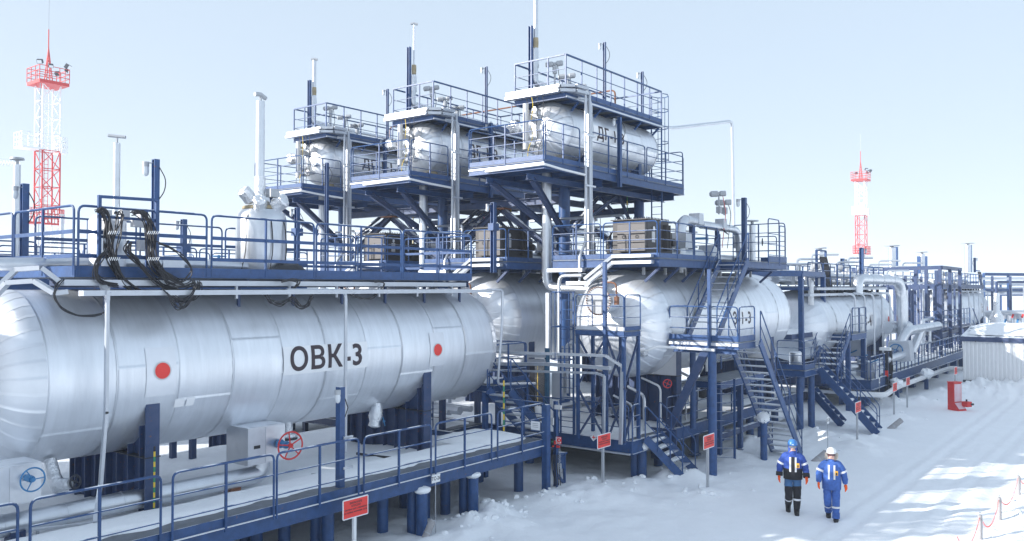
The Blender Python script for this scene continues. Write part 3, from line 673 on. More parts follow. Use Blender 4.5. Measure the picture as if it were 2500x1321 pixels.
cables('thick black cables down the right post of cable frame', flat((325, 520), (345, 518), (360, 535), (368, 570), (370, 620), (385, 655), (410, 675), (440, 690)), 17, 15.8, 8, 5)
cables('single black cable arching out to the right of the frame', flat((384, 592), (415, 604), (445, 625), (464, 655), (460, 675), (440, 688), (415, 692)), 3, 15.7, 2, 6)
cables('black cable loop hanging over left end of tank cladding', flat((152, 685), (138, 700), (135, 725), (150, 752), (190, 770), (225, 772), (252, 765)), 3, 15.35, 1.5, 7)
cables('black cable loops drooping over the tank below lower tray', flat((410, 716), (425, 735), (440, 752), (455, 742), (475, 715), (482, 695)), 6, 15.35, 5, 8)
cables('black cables sagging under the tray left of lettering', flat((650, 718), (665, 738), (690, 742), (715, 730), (735, 748), (755, 745), (765, 720)), 6, 15.5, 5, 9)
cables('small black cables poking out of the tray right of the foil drum', flat((690, 688), (710, 684), (728, 688), (722, 702), (712, 708)), 5, 15.6, 3, 10)
cables('short black cable over the tray near the right end', flat((915, 690), (935, 690), (935, 700), (928, 706)), 3, 15.6, 1.5, 11)
cables('black cable sagging over tank right of bent conduit', flat((855, 716), (880, 728), (905, 728), (922, 716)), 3, 15.5, 1.5, 12)
# ================================================================ middle block: three tanks with three raised vessels over them
ORD = ('front', 'middle', 'rear')
ROWS = (0., 5.97, 12.07)
TXT = ('ДГ-1-3', 'ДГ-1-2', 'ДГ-1-1')
def chair_label(i, s): return s.replace('#', ('ДГ-1-3', 'ДГ-1-2', 'ДГ-1-1')[i])
for i, dv in enumerate(ROWS):
    vc = 17.07 + dv; nm = TXT[i]
    # raised vessel
    vc -= .5
    t = thing('raised_vessel', (26.6, vc, 9.9), 'small raised silver vessel lettered ' + nm + ' on a high blue platform', 'vessel', 'raised vessels')
    rz, rr = 11.19, .968; vessel(t, 23.65, 29.65, vc, rz, rr, .56, 5, 26, seg=10)
    plate_on_vessel(24.95, 27.3, 10.98, 11.48, vc, rz, rr + .013, PAPER, t)
    text_on_vessel(nm, .58, 26.12, 11.23, vc, rz, rr + .02, INK, t, .015, 1.1)
    for u in (24.9, 28.7):
        saddle(t, u, vc, rz, rr, 9.92, .72, BLUE, .2, CREAM)
        MB().lathe([(.25, 0), (.28, .1), (.22, .42)], (u - .9 if u < 26.5 else u - 1.2, vc - .1, 9.95), (0, 0, 1), 12).build('wool_wrap', WOOL if u < 26.5 else FOIL, t, True)
    # gauges and nozzles on the left head
    for k, (dy, dz, l) in enumerate(((.45, .35, .3), (.5, -.3, .28), (-.35, .45, .3), (-.45, -.2, .25), (-.1, -.5, .3), (.1, .55, .35))):
        MB().lathe([(.1, 0), (.11, l * .6), (.13, l), (.05, l + .04)], (23.2, vc + dy * .75, rz + dz), (-1, dy * .3, dz * .2), 10).build('nozzle', FOIL if k % 2 else CREAM, t, True)
    lg = MB().lathe([(.1, 0), (.1, 1.55)], (22.75, vc + .35, 10.45), (0, 0, 1), 12).build('level_gauge', CREAM, t, True)
    MB().box(22.635, vc + .33, 10.7, 22.65, vc + .36, 11.7).build('gauge_scale', BLUE, lg)
    for z in (10.6, 11.75): MB().tube([(22.75, vc + .35, z), (23.25, vc + .25, z)], .05, 8).build('gauge_arm', GREY, lg, True)
    MB().blob((22.85, vc + .9, 11.3), .22, .28, .22, 10, .25, seed=i).build('foil_wrap', FOIL, t, True)
    for k in range(4):
        y = vc - .3 + k * .22; MB().tube([(22.8, y, 12.2), (22.75, y - .1, 11.9), (22.9, y + .12, 11.3), (22.9, y, 10.9), (22.7, y + .1, 10.4), (22.8, y + .15, 10.0)], .012, 5, bend=.3).build('cable', BLACK if k != 2 else YEL, t, True)
    vc += .5
    # lower platform round the vessel
    p = thing('vessel_platform', (26.8, vc, 9.5), 'blue railed platform carrying the vessel ' + nm, 'platform', 'high vessel platforms')
    u0, u1, va, vb = 21.8, 31.7, vc - 1.6, vc + 1.55; z = 9.88
    platform(p, u0, u1, va, vb, z, .26, 7)
    for A, B in (((u0, vb), (u0, va)), ((u0, va), (u1, va)), ((u1, va), (u1, vb)), ((u1, vb), (u0, vb))):
        toe(p, (*A, z), (*B, z), .15)
    MB().bar((u0 - .02, vb, z - .12), (u0 - .02, va, z - .12), .05, .05).build('edge_strip', GALV, p)
    z1 = z - .05; M4 = (.25, .5, .75)
    guard(p, (u0, vb, z1), (u0, va + .04, z1), 1.33, M4, 1, .022)
    guard(p, (u0 + .06, va, z1), (u0 + 2.05, va, z1), 1.33, M4, 1, .022); guard(p, (u0 + 2.6, va, z1), (u0 + 6.6, va, z1), 1.33, M4, 2, .022)
    guard(p, (u0 + 6.75, va, z1), (u0 + 9.85, va, z1), 1.33, M4, 1, .022); guard(p, (u1, va + .05, z1), (u1, vb - .05, z1), 1.55, M4, 1, .022)
    guard(p, (u0 + .1, vb, z1), (u0 + 5, vb, z1), 1.33, M4, 3, .022); guard(p, (u0 + 5.1, vb, z1), (u1 - .05, vb, z1), 1.33, M4, 3, .022)
    # top walkway
    q = thing('top_walkway', (26, vc, 12.1), 'blue railed walkway over the top of vessel ' + nm, 'walkway', 'vessel top walkways')
    x0, x1, ya, yb = 23.06, 29.8, vc - 1.57, vc + .55; zt = 12.28
    platform(q, x0, x1, ya, yb, zt, .16, 6); toe(q, (x0, ya, zt), (x1, ya, zt), .15, -.0); toe(q, (x1, ya, zt), (x1, yb, zt), .15)
    MB().box(x0, ya - .03, 12.1, x1 + .15, ya - .005, 12.16).build('edge_strip', GALV, q)
    guard(q, (x0, yb - .03, zt), (x0, ya + .03, zt), 1.24, (.33, .62), 2, square=True, ends=(False, False))
    for e in (yb - .3, ya + .5): pass
    guard(q, (x0, ya, zt), (x1, ya, zt), 1.24, (.33, .66), 6, square=True); guard(q, (x0, yb, zt), (x1, yb, zt), 1.24, (.33, .66), 6, square=True)
    guard(q, (x1, yb - .03, zt), (x1, ya + .03, zt), 1.24, (.33, .66), 1, square=True, ends=(False, False))
    for u in np.arange(23.9, 29.8, 1.45):
        MB().bar((u, ya + .05, zt - .2), (u + .02, vc - 1.2, 11.8), .06, .06).build('bracket', BLUE, q); MB().box(u - .04, vc - .2, 12.3, u + .04, vc + .2, 12.34).build('clip', BLUE, q)
    MB().lathe([(.17, 0), (.17, .1), (.1, .12), (.1, .3)], (27, vc - .4, 11.95), (0, 0, 1), 10).build('davit', GREY, q, True)
    # ladder cage at the right end
    l = thing('caged_ladder', (30.2, vc - 1.2, 9.9), 'caged blue ladder at the right end of vessel ' + nm, 'ladder', 'caged ladders on the vessels')
    for y in (vc - 1.45, vc - 1.0): MB().bar((30.05, y, 8.2 if i == 0 else 9.9), (30.05, y, 13.5), .05, .03).build('stile', BLUE, l)
    for z in np.arange(8.4 if i == 0 else 10.2, 13.2, .3): MB().tube([(30.05, vc - 1.45, z), (30.05, vc - 1.0, z)], .012, 5).build('rung', BLUE, l)
    for z in (10.9, 11.6, 12.2, 12.9, 13.5):
        MB().tube([(30.05, vc - 1.5, z), (30.3, vc - 1.58, z), (30.65, vc - 1.45, z), (30.78, vc - 1.22, z), (30.65, vc - .98, z), (30.3, vc - .87, z), (30.05, vc - .95, z)], .018, 5).build('hoop', BLUE, l)
    for dx, dy in ((.65, -1.45), (.78, -1.22), (.65, -.98)): MB().tube([(30.0 + dx, vc + dy, 10.9), (30.0 + dx, vc + dy, 13.5)], .014, 5).build('cage_bar', BLUE, l)
    # cable trays wrapping the top left end, and the riser of conduits
    tr = thing('cable_tray', (23, vc, 12.1), 'pair of grey cable trays round the left end of walkway above ' + nm, 'cable tray', 'trays round the vessel ends')
    for k, zz in enumerate((12.46, 12.3)):
        e = .06 * k
        for a, b in (((22.95 - e, vc + .78, zz), (22.95 - e, vc - 1.45, zz)), ((22.95 - e, vc - 1.45, zz), (23.25, vc - 1.8, zz)), ((23.25, vc - 1.8, zz), (23.85, vc - 1.87, zz))):
            MB().bar(a, b, .24, .10).build('tray_length', TRAY, tr)
    cr = thing('conduit_riser', (23.95, vc - 1.87, 6.5), 'bundle of grey conduits dropping from the walkway of ' + nm, 'conduit', 'conduit risers')
    for k, (du, dw, rr_) in enumerate(((-.15, 0, .048), (.02, -.02, .06), (.19, 0, .055))):
        b = MB()
        if k == 1: b.bar((23.95 + du, vc - 1.87 + dw, 6.4), (23.95 + du, vc - 1.87 + dw, 12.4), .12, .1)
        else: b.tube([(23.5, vc - 1.8, 12.3 - .1 * k), (23.95 + du, vc - 1.87 + dw, 12.35 - .1 * k), (23.95 + du, vc - 1.87 + dw, 6.4)], rr_, 8, bend=.25)
        b.build('conduit', TRAY, cr, True)
    for z in (7.6, 9.2, 10.9): MB().bar((23.7, vc - 1.95, z), (24.3, vc - 1.95, z), .03, .06).build('clamp', GALV, cr)
    MB().tube([(23.74, vc - 1.9, 8.4), (23.74, vc - 1.9, 7.3), (23.3, vc - 1.95, 6.8), (23.3, vc - 1.95, 6.0)], .05, 8, bend=.15).build('conduit', TRAY, cr, True)
    br = thing('cable_conduit', (22.5, vc - 1.2, 9.75), 'white conduit running under the platform edge of ' + nm, 'conduit', 'conduits under platform edges')
    MB().tube([(21.7, vc + .75, 9.66), (21.7, va - .08, 9.7), (22.6, va - .16, 9.62), (23.7, va - .3, 9.55)], .04, 6, bend=.12).build('conduit', WHITE, br, True)
    # stand: columns, braces
    c = thing('support_frame', (27.5, vc, 1.2), 'tall blue columns and braces carrying the platform of ' + nm, 'frame', 'support frames')
    for u in (25.45, 31.0):
        MB().lathe([(.21, 0), (.21, 8.35)], (u, vc + .1, 1.1), (0, 0, 1), 16).build('column', BLUE, c, True)
        MB().box(u - .3, vc - .2, 9.4, u + .3, vc + .4, 9.6).build('cap_plate', BLUE, c)
        MB().lathe([(.3, 0), (.3, .1)], (u, vc + .1, 1.1), (0, 0, 1), 16).build('base_plate', BLUE, c, True)
    for dy in (-.75, .95):
        MB().ibeam((22.0, vc + dy, 9.42), (31.6, vc + dy, 9.42), .12, .2).build('beam', BLUE, c)
        MB().ibeam((22.3, vc + dy, 9.35), (25.3, vc + .1 + dy * .2, 7.7), .16, .2).build('brace', BLUE2, c)
        MB().ibeam((28.4, vc + dy * .5, 9.35), (25.6, vc + .1, 7.7), .1, .12).build('brace', BLUE2, c); MB().ibeam((28.6, vc + dy * .5, 9.35), (30.9, vc + .1, 7.7), .1, .12).build('brace', BLUE2, c)
    for u in (25.45, 31.0): MB().ibeam((u, va + .1, 9.45), (u, vb - .1, 9.45), .16, .26).build('beam', BLUE, c)
    # silver downcomer
    d = thing('downcomer', (24.19, vc, 5.8), 'silver clad downpipe under the platform of ' + nm, 'pipe', 'silver downpipes')
    if i == 0: pipe(d, [(24.19, vc, 9.8), (24.19, vc, 5.78), (24.25, 15.1, 5.72)], .17, bend=.4)
    else: pipe(d, [(24.19, vc, 9.8), (24.19, vc, 5.7)], .17)
    # pipework on the top walkway
    k = thing('top_pipework', (24.5, vc, 12.3), 'silver pipes and grey valve actuators on the walkway of ' + nm, 'pipe', 'pipework on the vessel tops')
    pipe(k, [(23.9, vc + .3, 14.2), (23.9, vc + .3, 12.95), (26.6, vc + .1, 12.75), (26.6, vc + .1, 12.2)], .11, bend=.25)
    pipe(k, [(24.0, vc + .5, 13.15), (25.6, vc + .25, 13.0), (29.3, vc + .25, 12.95)], .08, FOIL, bend=.2)
    for u in (24.55, 25.35, 26.1):
        zz = 13.75 - .35 * (u - 24.55); a = MB().tube([(u, vc - .1, 12.3), (u, vc - .1, zz)], .035, 6).build('valve_stem', GREY, k, True)
        MB().lathe([(.06, -.34), (.1, -.3), (.1, -.08), (.06, -.05), (.06, .05), (.1, .08), (.1, .26), (.06, .3)], (u, vc - .1, zz), (RT.x, RT.y, .12), 9).build('actuator', GREY, a, True)
        MB().lathe([(.08, 0), (.09, .25)], (u, vc - .1, zz - .35), (0, 0, 1), 8).build('bonnet', GREY, a, True)
        MB().tube([(u + .1, vc - .15, zz), (u + .15, vc - .2, zz - .6), (u, vc - .1, 12.4)], .012, 5).build('cable', BLACK, a, True)
    handwheel(k, (25.6, vc - .55, 13.05), (0, -1, .3), .1, DARK, 4, .012)
    for u in (28.3, 28.75): MB().lathe([(.1, 0), (.11, .3), (.08, .5), (.09, .62), (.03, .7)], (u, vc - .1, 12.3), (0, 0, 1), 9).build('foil_wrapped_nozzle', FOIL, k, True)
    hs = (16.6, 15.0, 15.6)[i]
    va_ = thing('vent_stack', (23.95, vc + .33, 13), 'silver vent stack strapped to blue post above ' + nm, 'vent pipe', 'vent stacks over the vessels')
    MB().ibeam((23.75, vc + .38, 12.2), (23.75, vc + .38, (15.0, 15.3, 14.9)[i]), .13, .13).build('post', BLUE, va_)
    rs = (.085, .035, .085)[i]
    MB().lathe([(rs, 0), (rs, hs - 13.0 if i != 1 else 3.0)], (23.95, vc + .3, 13.2), (0, 0, 1), 12).build('stack', ALUP, va_, True)
    MB().lathe([(.11, 0), (.11, .62)], (23.95, vc + .3, 13.55), (0, 0, 1), 12).build('sleeve', ALUP, va_, True); MB().lathe([(.09, 0), (.1, .2), (.09, .36)], (23.95, vc + .3, 14.25), (0, 0, 1), 10).build('wool_wrap', WOOL, va_, True)
    zt_ = 13.2 + (hs - 13.0 if i != 1 else 3.0)
    MB().tube([V(23.95, vc + .3, zt_ + .05) - RT * .14, V(23.95, vc + .3, zt_ + .08), V(23.95, vc + .3, zt_ + .03) + RT * .14], .05, 6).build('stack_cap', GREY, va_, True)
    for u, y, h, lb in ((28.1, vc, 3.1, 'tall'), (31.95, vc + .45, 5.2, 'rear')) if i < 2 else ((28.1, vc, 3.0, 'tall'),):
        lamp_post((u, y, 12.25 if lb == 'tall' else 9.85), h, lb + ' blue lamp post on the walkway of ' + nm, RLEFT, .1, group='lamp posts over the vessels')
    lamp_post((26.3, va - .12, 9.4), 3.0 if i else 2.5, 'short blue lamp post on the platform edge in front of ' + nm, RLEFT, .13, group='lamp posts over the vessels')
    snow_cover('snow_patch', 24.2, 29.3, vc - .8, vc - .2, 12.13, .1, '', t, .3, .1, i, .06)

# frames tying the three stands together (lit inverted V's)
for i in range(2):
    ya, yb = 17.17 + ROWS[i], 17.17 + ROWS[i + 1]; ym = (ya + yb) / 2
    t = thing('tie_frame', (25.45, ym, 6.5), 'blue tie beam and inverted V brace between columns of ' + TXT[i] + ' and ' + TXT[i + 1], 'frame', 'tie frames')
    for u in (25.45, 31.0):
        MB().ibeam((u, ya, 9.0), (u, yb, 9.0), .26, .26).build('beam', BLUE2, t)
        MB().ibeam((u, ym, 8.85), (u, ya + .15, 6.9), .2, .22).build('brace', BLUE2, t); MB().ibeam((u, ym, 8.85), (u, yb - .15, 6.9), .2, .22).build('brace', BLUE2, t)
    for y in (ya + 1.7, yb - 1.6): MB().ibeam((25.3, y, 9.2), (31.1, y, 9.2), .18, .24).build('beam', BLUE2, t)
    MB().box(25.2, ym - .35, 8.78, 25.7, ym + .35, 8.84).build('gusset', RUST, t)
t = thing('fire_pipe', (29, 20, 13), 'thin rust brown pipe running between the vessel walkways', 'pipe')
MB().tube([(29.3, 17.3, 12.3), (29.3, 17.3, 13.75), (29.3, 30.2, 13.75), (29.3, 30.2, 12.3)], .035, 6, bend=.2).build('pipe', RUST, t, True)
t = thing('process_pipe', (36, 17, 12.9), 'thin silver pipe arching from the top vessels down to lower platform', 'pipe')
pipe(t, [P(1605, 308, v=17), P(1640, 313, v=17), P(1787, 296, v=16.6), P(1792, 560, v=16.6)], .075, bend=.35, bands=2.5)

# ---------------------------------------------------------------- the three big tanks below
for i, dv in enumerate(ROWS):
    vc = 14.05 + dv; nm = ('З-1-3', 'З-1-2', 'З-1-1')[i]
    t = thing('storage_tank', (29, vc, 1.25), ('big silver tank lettered З-1-3 with a bolted manhole, behind the stairs', 'big silver tank half hidden behind the near tank, beside silver downpipe', 'big silver tank deepest behind the raised vessels, mostly hidden')[i], 'tank', 'large horizontal tanks')
    vessel(t, 24.3, 35.07, vc, 4.59, 1.764, .94, 8, 34, seg=12)
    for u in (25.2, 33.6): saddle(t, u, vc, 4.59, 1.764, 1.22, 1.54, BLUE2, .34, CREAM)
    if i == 0:
        plate_on_vessel(28.4, 31.4, 4.28, 4.94, vc, 4.59, 1.779, PAPER, t); text_on_vessel('З-1-3', .62, 29.95, 4.63, vc, 4.59, 1.786, INK, t, .016, 1.25)
    # manhole on the head
    m = MB().lathe([(.36, 0), (.36, .72), (.47, .74), (.47, .82)], (23.55, vc - .02, 5.36), (-1, 0, 0), 30).build('manhole_neck', ALU, t, True)
    MB().lathe([(.465, 0), (.465, .05)], (22.75, vc - .02, 5.36), (-1, 0, 0), 30).build('manhole_cover', mat('manhole_paint', (.40, .41, .43), .5) if 'manhole_paint' not in MAT else MAT['manhole_paint'], m, True)
    b = MB()
    for k in range(36):
        a = 2 * math.pi * k / 36; c = V(22.71, vc - .02 + .435 * math.cos(a), 5.37 + .435 * math.sin(a)); b.tube([c, c - V(.05, 0, 0)], .02, 6)
    b.build('bolts', RUST, m)
    for s in (-.22, .22): MB().tube([(22.70, vc + s - .04, 5.3), (22.64, vc + s, 5.32), (22.70, vc + s + .04, 5.45)], .012, 5).build('cover_handle', GREY, m, True)
    MB().tube([(22.8, vc - .1, 5.95), (22.8, vc - .45, 5.95), (22.8, vc - .6, 5.9), (22.83, vc - .62, 5.4)], .03, 7, bend=.1).build('davit_arm', RUST, m, True)
    MB().box(22.78, vc - .66, 5.25, 22.9, vc - .54, 5.5).build('davit_bracket', RUST, m)
    snow_cover('snow_patch', 25.5, 34, vc - .5, vc + .5, 6.3, .1, '', t, .4, .15, i + 20, .05)
    for k in range(2): MB().blob((23.55 - .1 * k, vc - 1.15 + 1.4 * k, 3.75), .16, .16, .16, 10, .1, seed=k).build('foil_wrapped_nozzle', FOIL, t, True)
    # service platform on top with enclosure
    vc = 13.7 + dv
    p = thing('service_platform', (28, vc, 6.4), ('blue service platform over tank З-1-3 reached by the long stairs', 'blue service platform over the tank beside silver downpipe', 'blue service platform over the deepest tank')[i], 'platform', 'service platforms over the tanks')
    u0, u1, va, vb = 23.45, 33.6, vc - 1.4, vc + 2.6; z = 6.72
    platform(p, u0, u1, va, vb, z, .24, 6)
    for A, B in (((u0, vb), (u0, va)), ((u0, va), (27.8, va))): toe(p, (*A, z), (*B, z), .15)
    M3 = (.36, .68) if i else (.25, .5, .75)
    guard(p, (u0, vb, z), (u0, vb - 1.9, z), 1.15, M3, 1); guard(p, (u0, vb - 2., z), (u0, va + .05, z), 1.15, M3, 1)
    for ua, ub in ((u0 + .08, u0 + 2.45), (u0 + 2.55, u0 + 4.4)): guard(p, (ua, va, z), (ub, va, z), 1.15, M3, 1)
    fence_line(p, (u0, vb, z), (u1, vb, z), 4, h=1.15, mids=M3, posts=1); guard(p, (u1, vb, z), (u1, va, z), 1.15, M3, 2)
    for u in (23.6, 24.9, 26.2, 30.9, 33.2): MB().bar((u, va + .05, z - .3), (u - .02, vc - .85, 5.98), .08, .08).build('bracket', BLUE2, p)
    for u in np.arange(24.2, 33.5, 1.5): MB().box(u - .04, vc - .5, 6.2, u + .04, vc - .42, z - .28).build('leg', GREY, p)
    e = thing('heater_enclosure', (25, vc, z), ('taupe ribbed enclosure with pale door on the platform over З-1-3', 'taupe ribbed enclosure with pale door in the middle row, beside silver downpipe', 'taupe ribbed enclosure with pale door at the back, left of the others')[i], 'enclosure', 'taupe enclosures')
    ya, yb = vc - .57, vc + .72
    MB().box(24.25, ya, z + .18, 25.75, yb, z + 1.28).build('body', BROWN, e)
    MB().box(24.12, ya + .02, z + .25, 24.25, yb - .25, z + 1.2).build('door', DOOR, e)
    for k in range(3): MB().box(24.105, ya + .02, z + .25 + (.28, .55, .9)[k], 24.115, yb - .25, z + .265 + (.28, .55, .9)[k]).build('door_seam', BROWN, e)
    MB().box(24.105, (ya + yb) / 2 - .1, z + .26, 24.115, (ya + yb) / 2 - .08, z + .9).build('door_seam', BROWN, e)
    for k in range(2): MB().torus((24.1, ya + .3 + .5 * k, z + .72), (1, 0, 0), .05, .008, 10, 4).build('latch', DARK, e)
    b = MB()
    for k in range(16): b.tube([(24.2 + .1 * k, ya - .01, z + 1.28), (24.2 + .1 * k, ya - .01, z + 1.36)], .018, 5)
    for k in range(12): b.tube([(24.17, ya + .05 + .1 * k, z + 1.28), (24.17, ya + .05 + .1 * k, z + 1.36)], .018, 5)
    b.build('bolts', DARK, e); MB().box(24.15, ya - .03, z + 1.28, 25.85, yb + .03, z + 1.31).build('lid', BROWN, e)
    for k in range(3): MB().box(25.35 + .12 * k, ya - .14, z + .3, 25.39 + .12 * k, ya, z + 1.15).build('fin', BROWN, e)
    MB().box(24.55, ya - .02, z + .55, 24.75, ya, z + .9).build('nameplate', CREAM, e); MB().blob((24.65, ya - .03, z + 1.0), .06, .03, .08, 8, .1).build('gauge', WHITE, e, True)
    MB().box(25.8, ya + .2, z + .2, 26.4, yb - .1, z + .95).build('terminal_box', BROWN, e); MB().lathe([(.14, 0), (.14, .25), (.05, .28)], (26.1, ya + .2, z + .6), (0, -1, 0), 12).build('terminal_cover', BROWN, e, True)
    for k in range(6): MB().tube([(24.3, yb + .02 * k, z + 1.0 - .05 * k), (24.2, yb + .18, z + .7), (24.22, yb + .12 + .02 * k, z + .15)], .012, 5, bend=.15).build('cable', BLACK, e, True)
    for x in (24.4, 25.6): MB().box(x - .05, ya + .05, z, x + .05, yb - .05, z + .18).build('foot', DARK, e)
    # tray lengths before the platform edge
    tr = thing('cable_tray', (23.2, vc, 6.5), ('stacked grey cable trays at the left edge of the platform over З-1-3', 'stacked grey cable trays below the middle enclosure', 'stacked grey cable trays below the rear enclosure')[i], 'cable tray', 'cable trays on the service platforms')
    for k, zz in enumerate((6.78, 6.58)):
        pp_ = [V(23.3, vc - 1.25 - .02 * k, zz), V(23.3, vc + .15, zz), V(23.2, vc + .5, zz - .28), V(23.1, vc + 1.08, zz - .72)]
        for c0_, c1_ in zip(pp_[:-1], pp_[1:]): MB().bar(c0_, c1_, .22, .10).build('tray_length', TRAY, tr)
    if i < 2:
        MB().bar((23.2, vc + 1.2, 6.36), (23.2, vc + 2.6, 6.36), .2, .12).build('tray_length', TRAY, tr); MB().bar((23.3, vc + 1.05, 5.93), (23.3, vc + 1.9, 5.93), .2, .12).build('tray_length', TRAY, tr)
        MB().tube([(23.1, vc + 1.2, 6.18), (23.1, vc + 2.1, 6.18), (23.1, vc + 2.1, 2.2)], .06, 8, bend=.25).build('conduit', TRAY, tr, True)
    # pipework on the platform
    k = thing('platform_pipework', (29.5, vc, z), ('fat silver pipe loop with valve boxes on the platform over З-1-3', 'fat silver pipe loop behind the middle column', 'fat silver pipe loop on the rear platform')[i], 'pipe', 'pipe loops on the service platforms')
    pipe(k, [(27.6, vc - .1, z - .4), (27.6, vc - .1, z + 1.5), (29.1, vc - .1, z + 1.5)], .19, bend=.5, bands=.5)
    pipe(k, [(29.3, vc - .1, z + 1.42), (32.3, vc - .3, z + 1.38), (32.6, vc - .3, z - .3)], .15, bend=.45, bands=.6)
    pipe(k, [(26.9, vc + .3, z + .25), (29.0, vc - .2, z + .25)], .22, bands=.5); pipe(k, [(29.6, vc, z + .2), (32.9, vc, z + .2)], .16, bands=.8)
    for (x, y, zz, w_) in ((28.9, vc - .1, z + 1.6, .42), (27.6, vc - .15, z + .75, .55), (30.9, vc - .2, z + 1.55, .36), (32.6, vc - .3, z + .9, .5)):
        MB().prism([(x - w_ / 2, y - w_ * .5, zz - w_ * .5), (x + w_ / 2, y - w_ * .5, zz - w_ * .5), (x + w_ * .4, y - w_ * .5, zz + w_ * .5), (x - w_ * .42, y - w_ * .5, zz + w_ * .5)], (0, w_, 0)).build('valve_box', GALV, k)
    MB().prism([(29.3, vc - .5, z + .05), (30.0, vc - .5, z + .05), (30.0, vc - .5, z + .5), (29.55, vc - .5, z + .65)], (0, .6, 0)).build('valve_box', GALV, k)
    handwheel(k, (28.5, vc - .7, z + .85), (.2, -1, 0), .17, VBLUE, 4, .014); handwheel(k, (29.6, vc - .9, z + 1.15), (.3, -.6, .8), .17, DARK, 4, .012); handwheel(k, (33.1, vc - 1.0, z + .9), (.5, -1, 0), .15, DARK, 4, .014)
    MB().tube([(28.4, vc - .3, z + .85), (28.5, vc - .66, z + .85)], .045, 7).build('valve_stem', VBLUE, k, True)
    for x in (28.9, 31.2): MB().ibeam((x, vc + .1, z), (x, vc + .1, z + 1.45), .14, .14).build('support', BLUE, k)
    for x, h in ((30.7, 2.7), (31.2, 2.4)):
        a = MB().tube([(x, vc - .2, z + 1.9), (x, vc - .2, z + h)], .03, 6).build('valve_stem', GREY, k, True)
        MB().lathe([(.06, -.36), (.12, -.3), (.12, -.06), (.06, 0), (.11, .06), (.11, .26)], (x, vc - .2, z + h), (RT.x, RT.y, .05), 9).build('actuator', GREY, a, True)
        MB().box(x - .09, vc - .3, z + 1.95, x + .09, vc - .12, z + 2.2).build('junction_box', GREY, a)
        MB().tube([(x + .1, vc - .3, z + h), (x + .2, vc - .4, z + 2.0), (x + .05, vc - .3, z + .6)], .014, 5, bend=.2).build('cable', RED if x < 31 else BLACK, a, True)
vent((33.3, 13.2, 6.72), 1.65, .13, 'silver vent stack at the right end of the platform over З-1-3', 'flat')
lamp_post((30.0, 12.2, 6.5), 2.6, 'tall blue lamp post at the head of the upper stairs', RLEFT, .16, s=1.1)
lamp_post((22.6, 18.2, 6.3), 2.4, 'blue lamp post with caged lamp in front of middle column', RLEFT, .16, True)
lamp_post((19.4, 26.0, 6.2), 2.4, 'blue lamp post with box behind the foil drum', RLEFT, .14, True)
# extension of the platform where the stairs arrive
p = thing('stair_head_platform', (30.3, 11.9, 6.5), 'blue stair head platform with tall rails at the right end over З-1-3', 'platform')
platform(p, 27.95, 31.8, 11.25, 12.27, 6.72, .22, 2)
for A, B in (((29.95, 11.25), (31.8, 11.25)), ((31.8, 11.25), (31.8, 12.27))): toe(p, (*A, 6.72), (*B, 6.72), .22)
guard(p, (29.9, 11.25, 6.6), (31.0, 11.25, 6.6), 1.7, (.22, .45, .68), 0); guard(p, (31.05, 11.25, 6.6), (31.8, 11.3, 6.6), 1.5, (.25, .5, .75), 0); guard(p, (31.82, 11.32, 6.5), (31.82, 13.4, 6.5), 1.75, (.2, .4, .6, .8), 1)
# ---------------------------------------------------------------- deck under the middle block
MD = thing('piled_deck', (29, 17, 0), 'snowy blue piled deck below the big tanks in the middle', 'deck')
u0, u1, va, vb = 21.9, 36.5, 12.4, 29; z = 1.25
MB().box(u0, va, z - .06, u1, vb, z - .01).build('deck', GRAT, MD)
for A, B in (((u0, va), (u1, va)), ((u0, vb), (u0, va)), ((u1, va), (u1, vb)), ((u0, vb), (u1, vb))):
    MB().ibeam((*A, z - .2), (*B, z - .2), .14, .4, .02).build('edge_beam', BLUE, MD)
MB().bar((u0 - .09, vb, z - .38), (u0 - .09, va, z - .38), .06, .05).build('edge_strip', GALV, MD)
for u in np.arange(23.4, 36, 1.6): MB().ibeam((u, va, z - .2), (u, vb, z - .2), .1, .26).build('joist', BLUE2, MD)
for px, py in ((1548, 1165), (1403, 1012)): pass
for x, y in ((22.75, 12.75), (24.7, 13.0), (27.2, 12.9), (29.6, 13.0), (32.2, 12.9), (34.9, 12.9), (22.4, 16.5), (22.4, 19.5), (26, 16.5), (30, 16.5), (34, 16.5), (22.4, 23), (26, 20), (30, 20)):
    MB().tube([(x, y, -.2), (x, y, z - .4)], .15, 14).build('pile', BLUE, MD, True)
MB().blob((22.72, 12.45, 1.0), .2, .18, .14, 10, .1).build('snow_cap', SNOW, MD, True); MB().tube([(22.72, 12.5, -.2), (22.72, 12.5, .95)], .14, 14).build('pile', BLUE, MD, True)
MB().box(24.0, 12.0, .35, 24.06, 12.9, 1.35).build('splash_plate', BLUE2, MD)
snow_cover('snow_on_piled_deck', u0 + .1, u1, va + .2, vb, z - .01, .09, 'snow lying on the deck below the big tanks', step=.3, seed=9, lump=.07)
guard(MD, (u0, 16.4, z), (u0, 14.4, z), 1.05, (.36, .68), 1, .022); guard(MD, (u0, 14.3, z), (u0, 12.5, z), 1.05, (.36, .68), 1, .022); guard(MD, (u0 + .05, 12.4, z), (u0 + .5, 12.4, z), 1.05, (.36, .68), 0, .022)
fence_line(MD, (24.1, 12.4, z), (36.4, 12.4, z), 6, h=1.05, mids=(.36, .68), posts=1)
dm = MB().bar(P(1449.5, 1068, u=u0 - .1), P(1449.5, 1068, u=u0 - .105), .16, .16, (0, .7, .7)).build('diamond_mark', WHITE, MD)
cq = P(1449.5, 1068, u=u0 - .16); MB().bar(cq - V(0, .06, 0), cq + V(0, .06, 0), .01, .025).bar(cq - V(0, 0, .06), cq + V(0, 0, .06), .01, .025).build('red_cross', SIGNRED, MD)
